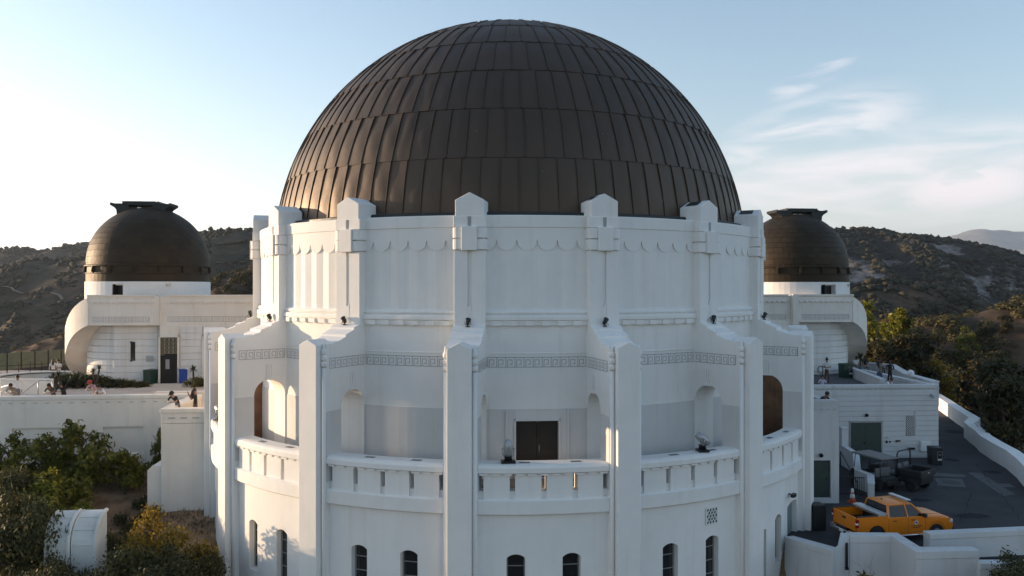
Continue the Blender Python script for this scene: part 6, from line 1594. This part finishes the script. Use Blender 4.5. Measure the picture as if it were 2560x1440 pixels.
for xp, Y, pr, s_, sz, lb in [
    (55, 33.5, 3, 1.15, 1.05, 'big dark shrub left of the white vent hoods'),
    (-20, 35.0, 3, 1.1, 1.0, 'dark shrub cut by the left picture edge'),
    (130, 31.8, 3, .80, .8, 'low dark shrub covering the foot of the left vent hood'),
    (278, 34.8, 3, .62, 1.1, 'dark reddish shrub growing against the right vent hood'),
    (385, 34.2, 2, 1.0, 1.05, 'golden olive shrub right of the vent hoods'),
    (462, 34.0, 2, .95, .95, 'olive shrub leaning on the bastion foot'),
    (330, 31.5, 3, 1.05, .75, 'low dark shrub at the bottom between hoods and bastion'),
    (430, 31.3, 3, 1.0, .75, 'low dark shrub at the bottom under the golden one'),
    (225, 30.6, 3, .8, .5, 'low dark shrub at the bottom edge below the hoods'),
    (515, 33.5, 3, .60, 1.0, 'small dark shrub touching the leftmost buttress')]:
    q = px(xp, Y); plant('shrub', 'shrub', lb, shrub_protos[pr], q[0], q[1], max(ground_z(*q), -13.2)-.05, s_, GF, None, sz*1.5)
# climbing plant on the corner of the bastion
q = px(398, 44.6); plant('climbing_plant', 'plant', 'thin climbing plant on the retaining wall corner beside the bastion', shrub_protos[0], q[0], q[1], -10.3, .30, None, None, 2.9)
# small tufts on the dirt
tuft = leaves('grass_tuft', 21, .5, .35, 8, 500, .06, LEAF_C, clump=.3)
for i, (xp, Y) in enumerate([(345, 41.5), (372, 42.0), (348, 39.8), (385, 40.6), (330, 39), (362, 38.4), (300, 40), (395, 43.4)]):
    q = px(xp, Y); o = thing('grass_tuft', ['first', 'second', 'third', 'fourth', 'fifth', 'sixth', 'smallest', 'rearmost'][i]+' low grass tuft on the dirt beside the bastion', 'grass tuft', TM((q[0], q[1], ground_z(*q)), i, 1.2), 'grass tufts on the dirt', tuft)
# dry litter and grass over the dirt
r = np.random.RandomState(5); n = 16000
Xs = r.uniform(-30, -13, n); Ys = r.uniform(30, 46, n)
V = []; 
for x, y in zip(Xs, Ys):
    if fbm(x, y, .35, 2, 3.3) < -.05: continue
    z = ground_z(x, y); a = r.uniform(0, 6.28); h = r.uniform(.03, .22); w_ = r.uniform(.015, .05)
    V += [(x-w_*cos(a), y-w_*sin(a), z-.01), (x+w_*cos(a), y+w_*sin(a), z-.01), (x+r.uniform(-.1, .1), y+r.uniform(-.1, .1), z+h)]
me = bpy.data.meshes.new('dry_grass'); me.from_pydata(V, [], [(3*i, 3*i+1, 3*i+2) for i in range(len(V)//3)]); me.materials.append(leafmat('dry_grass', [(.12, .08, .05), (.20, .14, .08), (.10, .09, .04)], .9, 0))
o = link(bpy.data.objects.new('dry_grass', me)); o['kind'] = 'stuff'; o['label'] = 'dry grass and litter over the dirt below the wall'; o['category'] = 'grass'
# east slope trees
GT = 'trees and tall bushes on the slope beyond the driveway'
tl = 'tree beside the slim sunlit trees right of the east stair tower'
spots = []
r_ = random.Random(21)
named = {0: 'tall sunlit tree just right of the east stair tower', 1: 'narrow sunlit tree second from the stair tower', 2: 'third narrow tree right of the stair tower', }
fix = [(2172, 78, 3, 1.15), (2232, 84, 3, 1.22), (2262, 82, 1, 1.0), (2200, 80, 0, .95), (2240, 76, 0, .9)]
fix = [(2168, 80, 3, 1.25), (2186, 86, 1, 1.05), (2232, 88, 3, 1.30), (2255, 84, 3, 1.15), (2205, 78, 0, 1.0), (2275, 80, 0, 1.05), (2300, 86, 2, 1.15)]
for i, (xp, Y, pr, s_) in enumerate(fix):
    q = px(xp, Y); plant('tree', 'tree', {0: 'narrow sunlit tree right beside the east stair tower', 2: 'narrow tall tree among bushes right of the stair tower', 3: 'slim tree in front of the bare branches, right of the stair tower'}.get(i, tl), tree_protos[pr], q[0], q[1], ground_z(*q)-.3, s_, GT if i not in (0, 2, 3) else None, kid='crown', kid2='trunk')
cnt = 0
for row, (Y0_, Y1_) in enumerate([(56, 64), (64, 72), (72, 80), (80, 90), (90, 100), (100, 112), (112, 126), (126, 142), (142, 156), (156, 172)]):
    xo = 31
    X = xr(Y0_)+2.2
    while X < (Y1_*.66+6):
        Y = r_.uniform(Y0_, Y1_); xx = X+r_.uniform(-.8, .8)
        if xx > xr(Y)+2.0:
            gz = ground_z(xx, Y) if Y < 150 else rG.z(xx, Y); gz = max(gz, rG.z(xx, Y) if Y > 85 else -999)
            s_ = r_.uniform(.7, 1.15) if Y < 84 else r_.uniform(.85, 1.5)
            lim = 720+(-(gz+7.5*s_))/Y*2000      # crown top in the photograph stays under the hill line
            xpix = 1280+xx/Y*2000
            top_allowed = 778 if xpix > 2330 else 715
            while lim < top_allowed and s_ > .45: s_ *= .9; lim = 720+(-(gz+7.5*s_))/Y*2000
            kd = r_.choice([0, 0, 2, 4, 0, 1, 5])
            lb = {0: 'dark dense', 1: 'tall green', 2: 'golden olive', 4: 'green rounded', 5: 'low dark'}[kd]+' tree '+('just behind the driveway wall' if Y < 80 else 'in the middle of the slope' if Y < 115 else 'far down the slope')+(' by the tower' if xpix < 2300 else ' at the right edge' if xpix > 2450 else ' above the driveway bend')
            plant('tree', 'tree', lb, tree_protos[kd], xx, Y, gz-.4, s_, GT, kid='crown', kid2='trunk'); cnt += 1
        X += r_.uniform(2.6, 4.2)+row*.28
# bare trees
for xp, Y, s_, lb in ((2238, 92, 1.25, 'bare pale branching dead tree above the bushes right of the tower'), (2385, 104, 1.2, 'bare leafless tree standing on the slope at the right'), (2352, 90, .9, 'small leafless tree low on the slope'), (2425, 120, 1.1, 'thin bare tree farther right on the slope')):
    q = px(xp, Y); gz = max(ground_z(*q), rG.z(*q))
    o = thing('bare_tree', lb, 'tree', TM((q[0], q[1], gz), rng.uniform(0, 6), s_), None, trunk_mesh('bare_tree', int(xp), 9.0, .14, 3.0, 22, BARK2))
# plants at the bottom right
q = px(2170, 29.6); o = plant('ornamental_grass', 'plant', 'spiky grass clump in front of the white yard parapet', (leaves('grass_blades', 31, .7, .8, 8, 900, .10, LEAF_B, clump=.3), trunk_mesh('grass_stalks', 5, 1.6, .012, .9, 14, BARK2)), q[0], q[1], -11.55, 1.0, None, kid='blades', kid2='stalks')
q = px(2545, 29.8); plant('shrub', 'shrub', 'dark shrub at the bottom right corner below the parapet', shrub_protos[3], q[0], q[1], -12.1, .8, None)
q = px(2360, 29.5); plant('shrub', 'shrub', 'low grey green plant under the bent white parapet', shrub_protos[3], q[0], q[1], -11.75, .35, None)
m = MB(); 
o = link(bpy.data.objects.new('planting_bed', grid_mesh('planting_bed', [12+i for i in range(12)]+[30, 40], [24+i for i in range(8)]+[31.2], lambda x, y: -11.95+.1*fbm(x, y, .5, 3)-.2*max(0, 28-y), DIRT))); o['kind'] = 'structure'

# yuccas and the planting strip on the west terrace
def rosette(name, seed, n, L2, w_, mat, up=.35):
    r = random.Random(seed); m = MB()
    for i in range(n):
        a = r.uniform(0, 2*pi); e = r.uniform(-.25, 1.3); ln = L2*r.uniform(.7, 1.05)
        d = Vector((cos(a)*cos(e), sin(a)*cos(e), sin(e))); s_ = Vector((-sin(a), cos(a), 0))*w_
        p1 = d*ln*.5+Vector((0, 0, .04)); p2 = d*ln-Vector((0, 0, ln*.12))
        m.add([-s_*.6, s_*.6, p1+s_, p2, p1-s_], [(0, 1, 2, 4), (4, 2, 3)], 0)
    return m.mesh(name, mat, merge=False)
ros = [rosette('leaf_rosette', 1, 60, .62, .028, LEAF_D), rosette('leaf_rosette', 2, 70, .55, .03, LEAF_D), rosette('leaf_rosette', 3, 50, .8, .05, LEAF_D)]
def yucca(lb, xp, Y, z, heads, group=None):
    q = px(xp, Y); e = thing('yucca', lb, 'yucca', TM((q[0], q[1], z)), group)
    for i, (dx, h, s_, k) in enumerate(heads):
        m = MB(); m.tube([(0, 0, 0), (dx*.5, .05, h*.5), (dx, 0, h)], [.09, .07, .06], 7); part('stem', m.mesh('yucca_stem', BARK), e)
        part('leaf_rosette', ros[k], e, TM((q[0]+dx, q[1], z+h), i*1.3, s_))
YG = 'yuccas on the west terrace'
yucca('twin stemmed yucca in front of the stair tower, beside the round sunlit base', 238, 55.4, DECK, [(-.15, 1.10, .75, 0), (.28, 1.35, .8, 1)], YG)
yucca('twin stemmed yucca left of the planting strip, under the spiral stair', 141, 54.8, DECK, [(-.2, .85, .8, 0), (.15, .95, .85, 1)], YG)
yucca('single yucca standing right of the blue bin', 483, 57.2, DECK, [(0, 1.05, .95, 1)], YG)
yucca('low agave right of the left twin yucca', 163, 55.0, DECK, [(0, .35, 1.0, 2)], YG)
yucca('tall agave in the middle of the planting strip', 192, 55.2, DECK, [(0, .55, 1.1, 2), (.3, .3, .9, 0)], YG)
yucca('reddish yucca at the middle of the planting strip left of the tower window', 214, 55.0, DECK, [(0, .6, .9, 1)], YG)
yucca('small agave at the right end of the planting strip', 297, 55.8, DECK, [(0, .25, .75, 2)], YG)
q = px(2150, 66.8); yucca('spiky yucca between the seated visitors on the east terrace', 2151, 67.2, DECK+.1, [(0, .9, 1.35, 1)])
hedge_me = leaves('hedge', 41, 1.0, .62, 12, 2600, .07, LEAF_C, clump=.25)
for i, (xp, s_) in enumerate([(150, 1.0), (178, 1.05), (207, 1.0), (236, .95), (262, .8), (290, .62), (318, .5), (345, .42), (495, .75)]):
    q = px(xp, 56.2); M = TM((q[0], q[1], DECK), i*1.7, 1.05) @ Matrix.Diagonal((1, 1, s_, 1))
    thing('low_shrub', ['first', 'second', 'third', 'fourth', 'fifth', 'sixth', 'seventh', 'last'][min(i, 7)]+' low shrub from the left in the strip below the stair tower' if i < 8 else 'low dark shrub under the yucca right of the blue bin', 'shrub', M, 'planting strip shrubs' if i < 8 else None, hedge_me)
# hillside chaparral: nobody could count it
def bushes(name, label, rd, n, smin, smax, seed, pxr, tr=(.0, .9), hero=.0, mat=LEAF_H, z_extra=None):
    r = np.random.RandomState(seed)
    bm = bmesh.new(); bmesh.ops.create_icosphere(bm, subdivisions=2 if hero else 1, radius=1.0)
    base = np.array([v.co[:] for v in bm.verts]); F = np.array([[v.index for v in f.verts] for f in bm.faces]); bm.free()
    VV = []; FF = []; off = 0
    for i in range(n):
        t = r.uniform(*tr); Y = rd.Y0-rd.depth*t; xp = r.uniform(*pxr); X = (xp-1280)/2000*Y
        if fbm(X, Y, 12.0/rd.depth, 3, seed*.7) < -.12+ .1*r.normal(): continue
        s = smin+(smax-smin)*r.uniform()**2; z = rd.z(X, Y)
        P = base*(1+.42*r.normal(size=(len(base), 1)).clip(-1, 1.3)); a = r.uniform(0, 6.28)
        P = np.stack([P[:, 0]*cos(a)-P[:, 1]*sin(a), P[:, 0]*sin(a)+P[:, 1]*cos(a), P[:, 2]*.75+.35], 1)*s
        VV.append(P+np.array([X, Y, z])); FF.append(F+off); off += len(base)
    V = np.concatenate(VV); Fc = np.concatenate(FF)
    me = bpy.data.meshes.new(name); me.vertices.add(len(V)); me.vertices.foreach_set('co', V.ravel()); me.loops.add(Fc.size); me.loops.foreach_set('vertex_index', Fc.ravel().astype(np.int32))
    me.polygons.add(len(Fc)); me.polygons.foreach_set('loop_start', np.arange(0, Fc.size, 3, dtype=np.int32)); me.polygons.foreach_set('loop_total', np.full(len(Fc), 3, dtype=np.int32)); me.update(calc_edges=True)
    me.materials.append(mat); o = link(bpy.data.objects.new(name, me)); o['kind'] = 'stuff'; o['label'] = label; o['category'] = 'scrub'
def leafy(name, label, rd, n, smin, smax, seed, pxr, tr, nl=110):
    r = np.random.RandomState(seed); A = []
    for i in range(n):
        t = r.uniform(*tr); Y = rd.Y0-rd.depth*t; xp = r.uniform(*pxr); X = (xp-1280)/2000*Y
        if fbm(X, Y, 14.0/rd.depth, 3, seed*.7) < -.10+.1*r.normal(): continue
        s_ = smin+(smax-smin)*r.uniform()**1.6; z = rd.z(X, Y)
        d = r.normal(size=(nl, 3)); d /= np.linalg.norm(d, axis=1)[:, None]; d[:, 2] = np.abs(d[:, 2])
        P = d*r.uniform(.5, 1.05, (nl, 1))*np.array([s_, s_, s_*r.uniform(.8, 1.3)])+np.array([X, Y, z-.1])
        u = r.normal(size=(nl, 3)); a = np.cross(d, u); a /= np.linalg.norm(a, axis=1)[:, None]+1e-6; b = np.cross(d+r.normal(size=(nl, 3))*.5, a); b /= np.linalg.norm(b, axis=1)[:, None]+1e-6
        q = s_*.17
        A.append(np.stack([P-a*q, P+b*q*.6, P+a*q, P-b*q*.6], 1).reshape(-1, 3))
    V = np.concatenate(A); me = bpy.data.meshes.new(name); me.from_pydata(V.tolist(), [], np.arange(len(V)).reshape(-1, 4).tolist()); me.materials.append(LEAF_S)
    o = link(bpy.data.objects.new(name, me)); o['kind'] = 'stuff'; o['label'] = label; o['category'] = 'scrub'
LEAF_S = leafmat('scrub_leaf', [(.035, .034, .016), (.065, .058, .022), (.10, .082, .03), (.13, .10, .04)], .8, .2)
bushes('chaparral', 'dark scrub covering the far west ridge', rA, 4200, 1.5, 4.0, 1, (-300, 700), (-.02, .6))
bushes('chaparral', 'dark scrub covering the west hillside with the dirt roads', rB, 10500, .8, 2.3, 2, (-200, 720), (-.02, .85))
leafy('chaparral', 'scrub on the near slope beyond the green fence', rC, 700, .4, 1.3, 3, (-150, 420), (-.05, .8))
leafy('chaparral', 'olive scrub on the saddle between dome and rotunda', rD, 1100, .7, 2.0, 4, (480, 760), (-.05, .7))
bushes('chaparral', 'dark scrub among pale rocks on the east ridge', rE, 13000, 1.0, 3.2, 5, (2050, 2900), (-.02, .85))
bushes('chaparral', 'scrub on the brown hill behind the trees', rF, 5200, .7, 2.6, 6, (2080, 2900), (-.05, .9))
leafy('chaparral', 'scrub on the near east slope', rG, 2200, .6, 2.2, 7, (2150, 2900), (-.05, .9))
# skyline trees on the west ridge
far_tree = leaves('far_crown', 51, 2.4, 5.0, 8, 500, .5, LEAF_C, clump=.3), trunk_mesh('far_trunk', 51, 5.5, .25, 1.2, 4)
for xp, s_, lb in ((527, 1.0, 'lone tree on the skyline above the left dome'), (572, .62, 'small skyline tree between dome and rotunda'), (545, .5, 'low skyline bush right of the lone tree'), (600, .45, 'low skyline bush next to the rotunda')):
    Y = rB.Y0; q = px(xp, Y); plant('skyline_tree', 'tree', lb, (far_tree[0], far_tree[1]), q[0], q[1], rB.z(*q)-.4, s_, None, kid='crown', kid2='trunk')

# ------------------------------------------------------------------ arched vent hoods
def hood(lb, xc, Yc, w_, zb, r0, h):
    e = thing('vent_hood', lb, 'vent hood', TM((xc, Yc, zb), R(4)), 'arched vent hoods')
    # quarter round shell curving back from a vertical front
    prof = [(-r0, 0), (-r0, h)]+[(-r0*cos(R(a)), h+r0*sin(R(a))) for a in range(10, 100, 10)]
    cuts = [0, 1, 4, 7, 10]
    for k, (a, b) in enumerate(((0, 1), (1, 4), (4, 7), (7, 10))):
        pr = prof[a:b+1]
        if k == 0:
            mid = (-r0, h*.5)
        m = MB(); n_ = len(pr)
        outer = [(y, z) for y, z in pr]; inner = [(y*.95 if i >= 0 else y, z-(.05 if z > h else 0)) for i, (y, z) in enumerate(pr)]
        m.prism(outer+[(y+.06, z-.03) for y, z in reversed(pr)], -w_/2, w_/2-.02, axis='x')
        part('panel', m.mesh('hood_panel', HOODM, bevel=.01), e)
    for sx in (-1, 1):
        m = MB(); pts = [(sx*(w_/2), y-.02, z) for y, z in prof]; m.tube(pts, .085 if sx > 0 else .035, 8); part('rim', m.mesh('hood_rim', HOODM), e)
        m = MB(); m.add([(sx*w_/2*.98, y, z) for y, z in prof]+[(sx*w_/2*.98, .02, h+r0), (sx*w_/2*.98, .02, 0)], [tuple(range(len(prof)+2))]); part('cheek', m.mesh('hood_cheek', HOODM), e)
    m = MB()
    for y, z in (prof[1], prof[4], prof[7]): m.tube([(-w_/2, y-.015, z), (w_/2, y-.015, z)], .016, 5)
    part('seam', m.mesh('hood_seam', HOODM), e, kind='stuff')
HOODM = simple('white_sheet_metal', (.66, .66, .63), .5, 0, .16, .9, bump=.15)
q = px(155, 33.6); hood('left arched white vent hood among the bushes', q[0], 34.2, .92, -13.2, 1.15, 2.55)
q = px(218, 33.6); hood('right arched white vent hood, partly behind a shrub', q[0], 34.3, .92, -13.2, 1.15, 2.55)
m = MB()
for (xp, y0) in ((92, 0), (117, 0)):
    q = px(xp, 36.0); gz = ground_z(*q); m = MB(); m.tube([(0, 0, 0), (0, 0, .75)], .03, 6); thing('stake', 'thin white stake in the ground left of the hoods' if xp > 100 else 'second thin white stake nearer the left edge', 'stake', TM((q[0], q[1], gz)), None, m.mesh('stake', WHITE))

# ------------------------------------------------------------------ the hazy air
HAZE_DENSITY = 6.0e-5
m = MB(); m.box(-15000, 15000, -4500, 17000, -98, 960)
hm, hnt, hb = mat_new('haze_air'); hnt.nodes.clear()
pv = hnt.nodes.new('ShaderNodeVolumePrincipled'); pv.inputs['Density'].default_value = HAZE_DENSITY; pv.inputs['Color'].default_value = (.72, .84, 1.0, 1); pv.inputs['Anisotropy'].default_value = .35
ho = hnt.nodes.new('ShaderNodeOutputMaterial'); hnt.links.new(pv.outputs[0], ho.inputs['Volume'])
o = link(bpy.data.objects.new('haze', m.mesh('haze', hm))); o['kind'] = 'stuff'
scene.cycles.volume_bounces = 0
